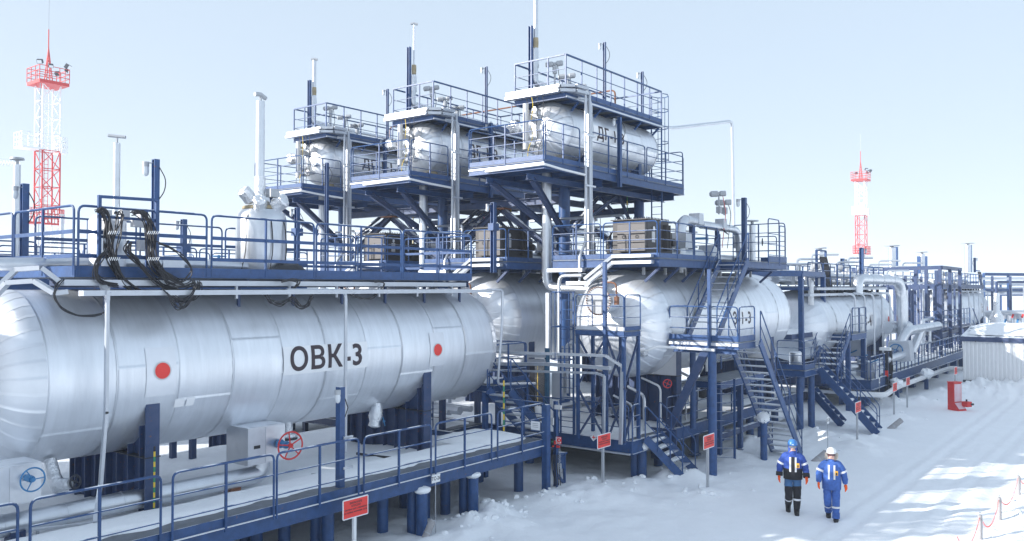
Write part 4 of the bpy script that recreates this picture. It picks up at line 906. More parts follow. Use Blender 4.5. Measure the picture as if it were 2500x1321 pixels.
# small stairs from the deck down to the yard
t = thing('staircase', (23.5, 11.6, 0), 'short blue staircase from the snowy deck, nearest the red sign', 'stairs', 'blue staircases')
stairs(t, (23.1, 12.35, 1.25), (23.85, 11.5, .05), (.55, .06, 0), 6, snow=.9, rh=1.0, sh=.24)
# long stairs with landing
L = thing('stair_landing', (25.4, 11.4, 0), 'blue railed stair landing on a post in front of З-1-3', 'landing')
zl = 4.15; lu0, lu1, lv0, lv1 = 24.2, 25.5, 10.03, 12.33
platform(L, lu0, lu1, lv0, lv1, zl, .2, 2)
toe(L, (lu0, lv1, zl), (lu0, lv0, zl), .17); toe(L, (lu0, lv0, zl), (lu1, lv0, zl), .17)
MB().bar((lu0 - .03, lv1, zl - .1), (lu0 - .03, lv0, zl - .1), .05, .09).build('edge_strip', GALV, L)
guard(L, (lu0, lv1, zl), (lu0, 11.0, zl), 1.05, (.36, .68), 0); guard(L, (lu0, 10.95, zl), (lu0, lv0 + .03, zl), 1.05, (.36, .68), 0); guard(L, (lu0 + .05, lv0, zl), (lu1 - .05, lv0, zl), 1.05, (.36, .68), 0); guard(L, (lu0 + .03, lv1, zl), (lu1, lv1, zl), 1.05, (.36, .68), 0)
MB().tube([(24.28, 10.92, -.1), (24.28, 10.92, 3.93)], .135, 16).build('post', BLUE, L, True); MB().tube([(25.4, 12.1, 1.2), (25.4, 12.1, 3.9)], .1, 12).build('post', BLUE, L, True)
MB().bar((24.26, 11.1, 3.88), (24.1, 12.5, .95), .16, .24).build('brace', BLUE2, L); MB().ibeam((24.3, lv0 + .1, 3.84), (24.3, lv1 - .1, 3.84), .12, .16).build('beam', BLUE, L)
MB().bar((24.16, 10.95, 3.95), (24.16, 10.95, 6.35), .1, .1).build('upright', BLUE, L)
c = thing('cable_conduit', (24, 12, 3.8), 'white conduit running under the stair landing to the tank head', 'conduit')
MB().tube([P(1545, 858, v=13.2), P(1580, 856, v=12.6), P(1600, 846, v=12.4), (24.08, 12.1, 3.9), (24.08, 10.75, 3.88)], .045, 8, bend=.15).build('conduit', WHITE, c, True)
t = thing('staircase', (28, 10.8, 0), 'long lower flight of blue stairs with open treads down to the snow', 'stairs', 'blue staircases')
stairs(t, (25.5, 10.38, 4.1), (29.25, 10.38, 0.0), (0, .5, 0), 18, rh=1.0, sh=.26)
t = thing('staircase', (27.5, 12, 4.1), 'steep upper flight of blue stairs crossing in front of tank З-1-3', 'stairs', 'blue staircases')
stairs(t, (27.92, 11.72, 6.72), (25.35, 11.75, 4.15), (0, .5, 0), 12, rh=1.0, sh=.24)
MB().bar((27.9, 12.25, 6.75), (25.4, 12.28, 4.23), .02, .05).build('striped_tape', YEL, t)
for k in range(9): MB().bar(V(27.9, 12.24, 6.76).lerp(V(25.4, 12.27, 4.24), k / 9), V(27.9, 12.24, 6.76).lerp(V(25.4, 12.27, 4.24), k / 9 + .055), .02, .05).build('green_band', GRN, t)
# stub post with snow, ladder under the landing, small mid platform
t = thing('stub_post', P(1865, 1126, z=0), 'short blue post with bracketed snowy top beside long stairs', 'post')
q = P(1865, 1126, z=0); MB().tube([(q.x, q.y, -.1), (q.x, q.y, 1.42)], .115, 14).build('post', BLUE, t, True)
for a in range(4): MB().bar((q.x, q.y, 1.1), V(q.x, q.y, 1.4) + V(math.cos(a * 1.57 + .5), math.sin(a * 1.57 + .5), 0) * .22, .02, .05).build('bracket', BLUE, t)
MB().blob((q.x, q.y, 1.45), .24, .22, .2, 10, .15, seed=2).build('snow_cap', SNOW, t, True)
t = thing('ladder', (26.7, 11.5, 0), 'straight blue ladder standing in snow behind the landing post', 'ladder')
la, lb_ = P(1748, 1128, z=0), P(1792, 1128, z=0); la = V(26.35, 11.75, 0); lb_ = V(26.75, 11.25, 0)
for a in (la, lb_): MB().bar(a, a + V(0, 0, 2.75), .07, .05).build('stile', BLUE, t)
for k in range(9): MB().tube([la + V(0, 0, .15 + .3 * k), lb_ + V(0, 0, .15 + .3 * k)], .014, 5).build('rung', BLUE, t)
p = thing('mid_platform', (28.5, 12.2, 0), 'small blue platform on legs below tank З-1-3 behind the stairs', 'platform')
platform(p, 26.9, 30.8, 11.8, 12.9, 2.62, .24, 2)
for x, y in ((27.0, 11.9), (30.7, 11.9), (27.0, 12.8), (30.7, 12.8), (28.8, 11.9)): MB().bar((x, y, 0), (x, y, 2.5), .16, .16).build('leg', BLUE, p); MB().box(x - .16, y - .16, 0, x + .16, y + .16, .06).build('base_plate', BLUE, p)
guard(p, (27, 12.9, 2.75), (30.7, 12.9, 2.75), 1.05, (.36, .68), 2)
MB().box(27.0, 11.85, .62, 30.7, 12.0, .8).build('tie_beam', BLUE2, p)
k = thing('foil_valve', (27.6, 12.7, 2.8), 'foil wrapped valve group under the landing', 'valve')
MB().blob((27.5, 12.9, 3.2), .22, .22, .45, 10, .18, seed=4).build('foil_wrap', FOIL, k, True); MB().blob((28.2, 12.8, 3.25), .2, .2, .3, 10, .2, seed=5).build('foil_wrap', FOIL, k, True); MB().tube([(26.6, 12.8, 3.3), (28.6, 12.8, 3.3)], .07, 8).tube([(28.0, 12.8, 2.8), (28.0, 12.8, 3.6)], .05, 8).build('pipe', WHITE, k, True)
k = thing('hose_coil', (27, 12.9, 1.3), 'dark hose looped on deck under the mid platform', 'hose'); MB().tube([(25.9, 13.1, 1.55), (26.8, 12.9, 1.5), (27.5, 13.0, 1.55), (27.7, 13.1, 2.2), (27.4, 13.2, 2.6)], .09, 8, bend=.3).build('hose', DARK, k, True)
# manhole access tower
T = thing('access_tower', (21.9, 13.2, 1.2), 'blue lattice access tower with railed top at the manhole of З-1-3', 'tower')
x0, x1, y0, y1 = 21.5, 22.45, 12.4, 14.1; zt = 4.52
platform(T, x0, x1, y0, y1, zt, .14, 1); MB().box(x0 - .012, y0, zt, x0, y1, zt + .1).build('toe_board', GALV, T); toe(T, (x0, y0, zt), (x1, y0, zt), .12)
MB().bar((x0 - .015, y1, zt - .08), (x0 - .015, y0, zt - .08), .03, .12).build('edge_strip', BLUE, T)
guard(T, (x0, y1, zt), (x0, 13.1, zt), 1.05, (.36, .68), 0, .018); guard(T, (x0, 13.0, zt), (x0, y0 + .02, zt), 1.05, (.36, .68), 0, .018); guard(T, (x0 + .03, y0, zt), (x1, y0, zt), 1.05, (.36, .68), 0, .018); guard(T, (x0 + .03, y1, zt), (x1, y1, zt), 1.05, (.36, .68), 0, .018)
for x in (x0 + .05, x1 - .05):
    for y in (y0 + .05, 13.05, y1 - .05): MB().bar((x, y, 1.2), (x, y, zt - .1), .09, .09).build('leg', BLUE, T)
for (a, b) in ((y0, 13.05), (13.05, y1)):
    for z0_, z1_ in ((1.25, 2.8), (2.8, 4.35)):
        MB().bar((x0 + .04, a, z0_), (x0 + .04, b, z1_), .06, .05).build('brace', BLUE2, T); MB().bar((x0 + .1, b, z0_), (x0 + .1, a, z1_), .06, .05).build('brace', BLUE2, T)
for z0_, z1_ in ((1.25, 2.8), (2.8, 4.35)): MB().bar((x0, y0 + .04, z0_), (x1, y0 + .04, z1_), .06, .05).build('brace', BLUE2, T)
MB().bar((x0 - .04, 13.04, 1.9), (x0 - .04, 13.04, 6.55), .1, .1).build('mast', BLUE, T)
LC = thing('caged_ladder', (21.6, 14.5, 1.3), 'blue caged ladder at the left of the manhole access tower', 'ladder')
for y in (14.25, 14.72): MB().bar((21.6, y, 1.3), (21.6, y, 5.65), .05, .03).build('stile', BLUE, LC)
for k in range(14): MB().tube([(21.6, 14.25, 1.5 + .3 * k), (21.6, 14.72, 1.5 + .3 * k)], .012, 5).build('rung', BLUE, LC)
for z_ in (3.6, 4.6, 5.65): MB().tube([(21.6, 14.2, z_), (21.2, 14.15, z_), (20.95, 14.48, z_), (21.2, 14.8, z_), (21.6, 14.77, z_)], .02, 5).build('hoop', BLUE, LC)
for dx, y in ((-.4, 14.15), (-.65, 14.48), (-.4, 14.8)): MB().tube([(21.6 + dx, y, 3.6), (21.6 + dx, y, 5.65)], .016, 5).build('cage_bar', BLUE, LC)
# trays and pipes crossing between the rows
G2 = 'grey trays and conduits left of the manhole'
for k, (lb, pts, w_, h_) in enumerate((
    ('long pale tray crossing from near tank to access tower, upper one', [P(1180, 859, u=20.6), P(1478, 868, v=13.0), P(1520, 895, v=12.5), P(1515, 1085, v=12.45)], .1, .08),
    ('long pale tray crossing from near tank to access tower, middle one', [P(1180, 888, u=21.1), P(1335, 889, u=21.1), P(1490, 899, u=21.1)], .12, .1),
    ('long thin conduit crossing from near tank then turning down, lower one', [P(1180, 903, u=20.9), P(1455, 911, u=20.9), P(1475, 918, u=20.9), P(1474, 1070, u=20.9)], .07, .06))):
    t = thing('cable_tray', pts[0], lb, 'cable tray', G2)
    for a, b in zip(pts[:-1], pts[1:]): MB().bar(a, b, w_, h_).build('tray_length', TRAY, t)
t = thing('cable_tray', (20.6, 16, 3.3), 'snow topped grey tray stack behind near tank end', 'cable tray', G2)
for y in (868, 880): MB().bar(P(1195, y, u=22.5), P(1335, y + 1, u=22.5), .3, .1).build('tray_length', TRAY, t)
MB().bar(P(1195, 864, u=22.5), P(1333, 864, u=22.5), .3, .05).build('snow_strip', SNOW, t)
t = thing('conduit_riser', (22.3, 15, 1.5), 'grey hairpin of conduits standing left of the access tower', 'conduit', 'conduit risers')
MB().tube([P(1372, 845, u=22.9), P(1372, 965, u=22.9), P(1395, 975, u=22.9), P(1440, 970, u=22.9)], .055, 8, bend=.2).build('conduit', TRAY, t, True)
MB().tube([P(1385, 960, u=22.7), P(1385, 842, u=22.7), P(1398, 836, u=22.7), P(1402, 850, u=22.7), P(1404, 945, u=22.7)], .06, 8, bend=.2).build('conduit', TRAY, t, True)
t = thing('conduit_riser', (23, 17, 2), 'straight grey square conduit below the silver downpipe elbow', 'conduit', 'conduit risers')
MB().bar(P(1338, 715, u=23.6), P(1338, 855, u=23.6), .12, .12).build('conduit', TRAY, t)
t = thing('teal_post', P(1335, 1040, z=1.2), 'slim teal post standing beside the cable trays', 'post'); MB().tube([P(1336, 1045, z=1.2), P(1336, 850, u=P(1336, 1045, z=1.2).x)], .09, 10).build('post', TEAL, t, True)
t = thing('cable_drop', (22.9, 16.8, 1.5), 'dark curtain of cables hanging below snow topped trays', 'cables')
for k in range(16):
    a = P(1294 + k * 2.3, 893, u=23.0); MB().tube([a, a - V(0, 0, 1.9 + .1 * (k % 3))], .016, 5).build('cable', BLACK if k != 8 else YEL, t)
t = thing('control_box', P(1360, 985, z=1.6), 'plain grey control box on the deck left of the access tower', 'cabinet'); c = P(1361, 938, u=22.6); MB().box(22.6, c.y - .22, c.z - .5, 22.8, c.y + .22, c.z + .4).build('box', GALV, t)
# landing and stairs behind the right end of the near tank
p = thing('stair_landing', (20.7, 16.3, 2.8), 'blue landing with rounded rail behind the right end of the near tank', 'landing')
platform(p, 19.8, 21.45, 15.96, 17.2, 2.86, .2, 1); toe(p, (19.8, 15.96, 2.86), (21.45, 15.96, 2.86), .15); snow_cover('snow_patch', 19.9, 21.2, 16.1, 17.1, 2.86, .12, '', p, .2, .1, 3, .03)
guard(p, (19.6, 15.94, 2.8), (21.45, 15.94, 2.8), 1.25, (.36, .68), 1, .025); guard(p, (21.46, 16.0, 2.8), (21.46, 17.2, 2.8), 1.25, (.36, .68), 0, .025)
for x, y in ((19.6, 16.1), (21.35, 17.0)): MB().bar((x, y, .1), (x, y, 2.65), .14, .14).build('leg', BLUE, p)
t = thing('staircase', (20.3, 15.4, .7), 'dark blue stairs below the landing at the near tank end', 'stairs', 'blue staircases')
stairs(t, (19.45, 15.45, 2.75), (21.7, 15.3, .75), (0, .42, 0), 9, rh=1.0, sh=.24, snow=.5)
t = thing('striped_pole', P(1229, 1065, z=1.4), 'thin pole wrapped in yellow and green tape by the deck stairs', 'pole', 'taped poles')
q = P(1230, 1066, u=19.0)
for k in range(10): MB().tube([q + V(0, 0, .16 * k), q + V(0, 0, .16 * k + .16)], .025, 6).build('tape_band', YEL if k % 2 else GRN, t, True)
t = thing('striped_pole', P(375, 1260, z=1.2), 'thin pole wrapped in green and yellow tape against the left cradle', 'pole', 'taped poles')
q = P(376, 1252, v=15.7)
for k in range(12): MB().tube([q + V(0, 0, .1 * k), q + V(0, 0, .1 * k + .1)], .022, 6).build('tape_band', YEL if k % 2 else GRN, t, True)
MB().tube([q + V(0, 0, 1.2), q + V(0, 0, 1.3)], .022, 6).build('tip', BLACK, t, True)
# equipment post at the right end of the lower walkway
t = thing('call_point_post', P(1352, 1200, z=0), 'blue twin post with red call point, control box and chains', 'post')
a = P(1357, 1198, z=0); MB().ibeam(a, a + V(0, 0, 2.55), .1, .1, .02).build('post', BLUE, t); b_ = P(1378, 1190, z=0); MB().bar(b_, b_ + V(0, 0, 1.0), .06, .06).build('post', BLUE, t); MB().bar(a + V(0, 0, 1.05), b_ + V(0, 0, 1.0), .2, .05).build('shelf', BLUE, t); MB().bar(a + V(0, 0, .8), b_ + V(0, 0, .75), .03, .4).build('panel', BLUE, t); MB().bar(a + V(0, 0, .5), b_ + V(0, 0, .1), .05, .08).build('brace', BLUE, t)
def upright(px, py, w_, h_, base, m, name, dpt=.06):
    q = P(px, py, u=base.x - .12); return MB().box(q.x - dpt, q.y - w_ / 2, q.z - h_ / 2, q.x, q.y + w_ / 2, q.z + h_ / 2).build(name, m, t)
upright(1346, 1081, .17, .24, a, DARK, 'control_box'); upright(1350, 1078, .03, .03, V(a.x - .07, 0, 0), GRN, 'green_lamp'); upright(1352, 1089, .03, .03, V(a.x - .07, 0, 0), SIGNRED, 'red_button'); upright(1365, 1075, .15, .19, a, WHITE, 'call_point_plate')
s_ = upright(1358, 1080, .07, .1, a, SIGNRED, 'red_label'); q = P(1365, 1075, u=a.x - .19); MB().torus(q, (1, 0, 0), .045, .018, 18, 6).build('red_ring', SIGNRED, t, True); MB().bar(q + V(0, -.07, .09), q + V(0, .07, .09), .01, .015).bar(q + V(0, -.07, -.09), q + V(0, .07, -.09), .01, .015).bar(q + V(0, -.068, -.09), q + V(0, -.068, .09), .01, .015).bar(q + V(0, .068, -.09), q + V(0, .068, .09), .01, .015).build('red_border', SIGNRED, t)
upright(1348, 1028, .13, .2, a, CREAM, 'horn'); upright(1364, 994, .22, .12, a, CREAM, 'siren'); upright(1367, 1142, .12, .25, a, GREY, 'phone_box'); upright(1364, 1090, .09, .06, a, RED, 'red_plug')
for k in range(4): MB().tube([P(1352 + 4 * k, 1110, u=a.x - .15), P(1348 + 6 * k, 1145, u=a.x - .2), P(1356 + 4 * k, 1185, u=a.x - .15)], .014, 5, bend=.2).build('cable', BLACK, t, True)
b2 = MB()
for k in range(9): b2.torus(P(1366 + (k % 2), 1098 + k * 5.5, u=a.x - .2), (1, .5 * (k % 2), 0), .025, .007, 8, 4)
b2.build('chain', GREY, t)
t = thing('notice_board', P(1306, 1040, u=19.4), 'small white notice on the rail at the end of lower walkway', 'sign'); q = P(1307, 1041, u=19.3); MB().box(q.x, q.y - .16, q.z - .14, q.x + .015, q.y + .16, q.z + .14).build('board', PAPER, t); MB().box(q.x - .004, q.y - .16, q.z - .14, q.x - .001, q.y + .16, q.z - .1).build('blue_strip', BLUE, t)
for k in range(3): MB().box(q.x - .004, q.y - .1, q.z - .03 + .05 * k, q.x - .001, q.y + .1, q.z - .015 + .05 * k).build('print_line', GREY, t)
lp = thing('floodlight', P(1318, 1010, u=19.6), 'caged floodlight hanging near the end of the lower walkway', 'floodlight'); q = P(1316, 1005, u=19.8)
MB().lathe([(.08, 0), (.1, .1), (.1, .28), (.06, .32)], q - V(0, 0, .15), (.1, .2, 1), 10).build('housing', CREAM, lp, True); MB().tube([q + V(0, 0, .15), q + V(0, .2, .5), P(1285, 940, u=20.4)], .014, 5, bend=.3).build('cable', BLACK, lp, True)
# ================================================================ yard: signs, bollards, hydrant box, container
def red_sign(px, py, bx, by, w_, h_, label, zoff=0):
    """red warning board on a grey post; (px,py) foot, (bx,by) board centre"""
    q = P(px, py, z=0)
    if px == 865: q = P(bx, by, v=13.3); q.z = 0
    t = thing('warning_sign', q, label, 'sign', 'red warning signs')
    c = P(bx, by, u=q.x + .0); top = c.z + h_ * .3; gz = ground_z(q.x, q.y)
    MB().box(q.x - .035, q.y - .03, gz - .2, q.x + .035, q.y + .03, top).build('post', GREY if px > 1000 else WHITE, t)
    y = q.y - .045; b = MB(); rr = .03; pts = []
    for cx, cz, a0 in ((1, -1, -90), (1, 1, 0), (-1, 1, 90), (-1, -1, 180)):
        for k in range(4):
            a = rad(a0 + 30 * k); pts.append((q.x + cx * (w_ / 2 - rr) + rr * math.cos(a), y, c.z + cz * (h_ / 2 - rr) + rr * math.sin(a)))
    b.prism(pts, (0, .012, 0)); bd = b.build('board', WHITE, t)
    MB().box(q.x - w_ / 2 + .025, y - .004, c.z - h_ / 2 + .025, q.x + w_ / 2 - .025, y - .001, c.z + h_ / 2 - .025).build('red_face', SIGNRED, t)
    s = h_ / .45
    for k, (tx, sz) in enumerate((('ВНИМАНИЕ', .058), ('ОПАСНО', .058), ('Система труб с аммиаком', .047), ('на глубине заложения 1,5-2м', .045))):
        text_flat(tx, sz, (q.x, y - .007, c.z + h_ * (.27 - .15 * k)), (1, 0, 0), (0, 0, 1), INK, t, .0012)
    return t
red_sign(865, 1345, 865, 1238, .7, .41, 'red warning board at the bottom edge, in front of the lower walkway beam')
red_sign(1472, 1198, 1476, 1076, .72, .4, 'red warning board in front of the snowy deck and short stairs')
red_sign(1728, 1200, 1735, 1078, .72, .4, 'red warning board in front of the stair landing post')
red_sign(2093, 1088, 2096, 994, .72, .4, 'red warning board in front of the dark far staircase')
red_sign(2183, 1022, 2185, 945, .72, .4, 'pinkish red board at the foot of far staircase by the railed deck')
red_sign(2215, 995, 2217, 931, .72, .4, 'small red board standing further along the railed far deck')
red_sign(2332, 975, 2333, 905, .72, .4, 'small red board behind the red hydrant cabinet')
def tag_sign(px, py, bx, by, txt, w_, h_, label):
    q = P(px, py, z=0); t = thing('tag_sign', q, label, 'sign', 'small white tag signs'); c = P(bx, by, u=q.x); gz = ground_z(q.x, q.y)
    MB().tube([(q.x, q.y, gz - .2), (q.x, q.y, c.z)], .011, 6).build('rod', GREY, t, True)
    MB().box(q.x - w_ / 2, q.y - .02, c.z - h_ / 2, q.x + w_ / 2, q.y - .008, c.z + h_ / 2).build('plate', WHITE, t)
    if txt: text_flat(txt, h_ * .62 if len(txt) < 6 else h_ * .5, (q.x, q.y - .024, c.z), (1, 0, 0), (0, 0, 1), INK, t, .002)
tag_sign(1063, 1298, 1064, 1168, 'ТС-26', .29, .19, 'small white tag ТС-26 on a thin rod before lower walkway')
tag_sign(2021, 1098, 2020, 1026, 'ТС-25', .24, .24, 'small white tag on a thin rod between long and far stairs')
tag_sign(2147, 1000, 2150, 930, 'ТС-24', .16, .24, 'small white tag on a rod beside the far railed deck corner')
def pipe_stub(px, py, label, d, L, r, m=CONC):
    q = P(px, py, z=0); t = thing('pipe_stub', q, label, 'pipe stub', 'leaning pipe stubs'); d = Vector(d).normalized(); a = q + V(0, 0, ground_z(q.x, q.y) - .1)
    MB().tube([a, a + d * L], r, 12).build('stub', m, t, True); MB().tube([a + d * L * .4, a + d * L * .45], r * 1.04, 12).tube([a + d * L, a + d * (L + .02)], r * .9, 12).build('band', GREY, t, True)
pipe_stub(1034, 1318, 'short grey pipe stub leaning out of snow at the bottom edge', (.45, -.15, .9), .5, .085)
pipe_stub(1985, 1128, 'grey pipe stub leaning out of snow behind the walkers', (.75, -.5, .55), .62, .13)
pipe_stub(2168, 1045, 'grey pipe stub leaning in snow at the foot of far staircase', (.5, -.7, .7), .7, .11)
# bollards with a chain
BP = [P(2393, 1318, z=0), P(2440, 1270, z=0), P(2487, 1213, z=0)]; BP.append(BP[2] * 2 - BP[1]); tops = []
for k, (q, lb) in enumerate(zip(BP[:3], ('grey bollard with white band nearest the bottom edge', 'grey bollard with white band in the middle of the chain', 'grey bollard with white band farthest along the chain'))):
    t = thing('bollard', q, lb, 'bollard', 'bollards with a red chain'); z = ground_z(q.x, q.y); h = .57
    MB().lathe([(.052, -.3), (.052, h - .05), (.045, h - .015), (.02, h)], (q.x, q.y, z * .3), (.02, .0, 1), 14).build('post', CONC, t, True)
    MB().lathe([(.0535, h * .62), (.0535, h * .76)], (q.x + .008, q.y, z * .3), (.02, 0, 1), 14).build('white_band', WHITE, t, True)
    MB().torus((q.x + .01, q.y, z * .3 + h + .02), (.3, 1, 0), .035, .009, 12, 5).build('eye', GREY, t, True); tops.append(V(q.x + .01, q.y, z * .3 + h - .02))
tops.append(V(BP[3].x, BP[3].y, .5)); tops.insert(0, tops[0] * 2 - tops[1])
for k in range(4):
    a, b_ = tops[k], tops[k + 1]; t = thing('chain', a.lerp(b_, .5), ('red chain dipping into snow at the bottom right', 'red chain between the near and middle bollards', 'red chain between the middle and far bollards', 'red chain running from far bollard out of frame')[k], 'chain', 'red chains'); m = MB(); n = 44
    for i in range(n):
        s = (i + .5) / n; c = a.lerp(b_, s); c.z -= .42 * 4 * s * (1 - s) * (1 if k != 1 else 1.1)
        m.torus(c, (1, .3, .4) if i % 2 else (.2, 1, .2), .017, .0048, 8, 4)
    m.build('links', MAT.get('chain_red') or mat('chain_red', (.62, .16, .15), .5), t, True)
# red hydrant cabinet
q = P(2329, 1003, z=0); t = thing('hydrant_cabinet', (q.x, q.y, 0), 'red cabinet with sloping foot standing alone in the snow', 'cabinet')
x, y = q.x, q.y
prof = [(x + .9, y + .5, 0), (x + .9, y - .05, 0), (x + .9, y - .45, .0), (x + .9, y - .05, .42), (x + .9, y - .05, 1.36), (x + .9, y + .5, 1.36)]
prof = [(x, y + .34, -.05), (x, y - .26, -.05), (x, y - .26, .06), (x, y, .36), (x, y, 1.3), (x, y + .34, 1.3)]
MB().prism(prof, (.5, 0, 0)).build('body', RED, t)
MB().prism([(x - .02, y + .36, 1.3), (x - .02, y - .03, 1.3), (x - .02, y - .03, 1.34), (x - .02, y + .36, 1.34)], (.54, 0, 0)).build('lid', RED, t)
MB().box(x + .04, y - .012, .42, x + .46, y - .002, 1.24).build('frosted_door', mat('frosted_red', (.66, .38, .42), .6, 0, .35, vscale=2.2, tint=(.72, .62, .67)), t)
MB().prism([(x + .03, y - .02, .36), (x + .47, y - .02, .36), (x + .47, y - .25, .095), (x + .03, y - .25, .095)], (0, -.01, .012)).build('frosted_apron', MAT['frosted_red'], t)
MB().box(x + .36, y - .42, .2, x + .66, y - .12, .44).build('outlet_box', RED, t); MB().tube([(x + .5, y - .27, .44), (x + .5, y - .27, .54)], .04, 8).tube([(x + .6, y - .4, .32), (x + .74, y - .44, .32)], .05, 8).build('outlet', DARK, t, True)
t.rotation_euler.z = rad(-30)
# white corrugated cabin
t = thing('cabin', (52.8, 5, .6), 'white corrugated cabin with blue eaves and snowy roof at right edge', 'cabin')
cu, c0, c1, zb_, zt_ = 52.76, 8.76, -4.0, .62, 2.78
b = MB(); pts = []; y = c0; k = 0
while y > c1:
    for dy, dx in ((0, 0), (.03, -.028), (.11, -.028), (.14, 0), (.2, 0)): pts.append((cu + dx, y - dy))
    y -= .2
for i, (xx, yy) in enumerate(pts): b.v += [(xx, yy, zb_), (xx, yy, zt_)]
for i in range(len(pts) - 1): b.f.append((2 * i, 2 * i + 1, 2 * i + 3, 2 * i + 2))
w_ = b.build('corrugated_wall', WHITE, t)
MB().box(cu + .02, c1, zb_, cu + 7, c0 - .02, zt_).build('body', WHITE, t); MB().box(cu - .1, c1, zb_ - .12, cu + 7, c0, zb_).build('floor_frame', DARK, t)
MB().prism([(cu - .12, c0 + .1, zt_), (cu - .12, c1, zt_), (cu - .1, c1, zt_ + .26), (cu - .1, c0 + .08, zt_ + .26)], (7.2, 0, 0)).build('eaves', BLUE2, t)
MB().prism([(cu - .1, c0 + .1, zt_ + .26), (cu + 3.5, c0 + .1, zt_ + .75), (cu + 7.1, c0 + .1, zt_ + .26)], (0, c1 - c0, 0)).build('roof', BLUE2, t)
s = snow_cover('roof_snow', cu + .3, cu + 6, c1, c0 - .1, 0, .14, '', t, .3, .5, 31, .12)
for v_ in s.data.vertices:
    xw = v_.co.x + 52.8 - cu; v_.co.z += zt_ + .3 + .49 * (1 - abs(xw - 3.5) / 3.6)
for yy in (8.0, 6.5, 4.5, 2): MB().box(cu + .1, yy - .15, 0, cu + .5, yy + .15, zb_ - .1).build('leg', BLUE2, t)
for yy in (8.1, 6.8, 5.6): MB().blob((cu - .12, yy, zt_ + .02), .03, .03, .05, 6, .1).build('clip', DARK, t)
t = thing('striped_marker', P(2486, 955, z=0), 'yellow and black marker stake by the white cabin', 'stake'); q = P(2486, 957, z=0)
for k in range(6): MB().tube([q + V(0, 0, .13 * k), q + V(0, 0, .13 * k + .13)], .025, 6).build('tape_band', YEL if k % 2 else DARK, t, True)

# ---------------------------------------------------------------- lattice masts
def mast(c, label):
    c = Vector(c); t = thing('floodlight_mast', c, label, 'mast', 'red and white lattice masts'); w_ = .92
    cs = [V(sx * w_, sy * w_, 0) for sx, sy in ((-1, -1), (1, -1), (1, 1), (-1, 1))]
    for za, zb, m, wd in ((0, 12.7, MASTW, 0), (12.7, 20.6, MASTR, 0), (20.6, 27.8, MASTW, 0)):
        for q in cs: MB().bar(c + q + V(0, 0, za), c + q + V(0, 0, zb), .13, .13).build('leg', m, t)
        n = 4; 
        for i in range(n):
            z0, z1 = za + (zb - za) * i / n, za + (zb - za) * (i + 1) / n
            for k in range(4):
                a, b = cs[k], cs[(k + 1) % 4]
                if i % 2: a, b = b, a
                MB().bar(c + a + V(0, 0, z0), c + b + V(0, 0, z1), .07, .07).build('brace', m, t)
            bb = MB()
            for k in range(4): bb.bar(c + cs[k] + V(0, 0, z1), c + cs[(k + 1) % 4] + V(0, 0, z1), .08, .08)
            bb.build('ring', m, t)
        lb = MB(); 
        for dx in (-.2, .2): lb.bar(c + V(dx, .3, za), c + V(dx, .3, zb), .05, .05)
        for k in range(int((zb - za) / .5)): lb.bar(c + V(-.2, .3, za + .5 * k), c + V(.2, .3, za + .5 * k), .04, .04)
        lb.build('ladder', m, t)
    def deck(x0, x1, y0, y1, z, m, h, name):
        d = MB().box(c.x + x0, c.y + y0, z - .35 if name == 'top_deck' else z - .18, c.x + x1, c.y + y1, z).build(name, m, t); b = MB()
        cr = [(x0, y0), (x1, y0), (x1, y1), (x0, y1)]
        for k in range(4):
            (ax, ay), (bx, by) = cr[k], cr[(k + 1) % 4]
            for f in (.33, .66, 1): b.bar(c + V(ax, ay, z + h * f) - V(0, 0, c.z), c + V(bx, by, z + h * f) - V(0, 0, c.z), .06, .06)
            for s in range(3): b.bar(c + V(ax + (bx - ax) * s / 3, ay + (by - ay) * s / 3, z) - V(0, 0, c.z), c + V(ax + (bx - ax) * s / 3, ay + (by - ay) * s / 3, z + h) - V(0, 0, c.z), .06, .06)
        b.build('railing', m, d)
    deck(-1.55, 1.55, -1.55, 1.55, 28.1, MASTR, 1.5, 'top_deck'); deck(-3.0, -.9, -1.0, 1.0, 20.8, MASTW, 1.5, 'side_deck'); deck(.9, 1.5, -1.3, 1.0, 20.6, MASTW, 1.5, 'side_deck'); deck(-2.6, -.9, -1, 1, 12.8, MASTR, 1.5, 'side_deck'); deck(-.9, 1.1, -1.6, -.9, 12.7, MASTR, 1.5, 'side_deck')
    b = MB()
    for q in cs: b.bar(c + q * .35 + V(0, 0, 28.1), c + V(0, 0, 32), .08, .08)
    for k in range(5): 
        z = 28.6 + .6 * k; f = .35 * (1 - (z - 28.1) / 3.9)
        for j in range(4): b.bar(c + cs[j] * f + V(0, 0, z), c + cs[(j + 1) % 4] * f + V(0, 0, z + .4), .04, .04)
    b.build('spire', MASTR, t); MB().tube([c + V(0, 0, 31.5), c + V(0, 0, 34)], .06, 6).build('rod', MASTR, t); MB().tube([c + V(0, 0, 34), c + V(0, 0, 37.6)], .025, 5).build('lightning_rod', GREY, t)
    for x, y, s in ((-1.5, -1.5, .55), (-.4, -1.5, .45), (1.35, -1.5, .7), (1.55, -.9, .5), (1.55, 1.3, .5)):
        a = c + V(x, y, 29.6 + (.35 if s > .5 else .1)); d = V(x, y, -1.2).normalized()
        fl = MB().bar(a - d * .15, a + d * .22, s, s * .75).build('floodlight', DARK, t); MB().bar(a + d * .222, a + d * .24, s * .85, s * .6).build('lamp_glass', GLASS, fl)
    MB().tube([c + V(-1.2, -.9, 0), c + V(-1.2, -.9, 28)], .05, 5).build('cable_duct', GREY, t)
mast((41.6, 96, 0), 'tall red and white lattice mast with floodlights at the left'); mast((182, 48.8, 0), 'distant red and white lattice mast at the right, above far tanks')
q = V(41, 190, 0); t = thing('crane', q, 'faint tower crane jib at the far left edge', 'crane'); k = (P(0, 403, v=190), P(50, 404, v=190))
b = MB()
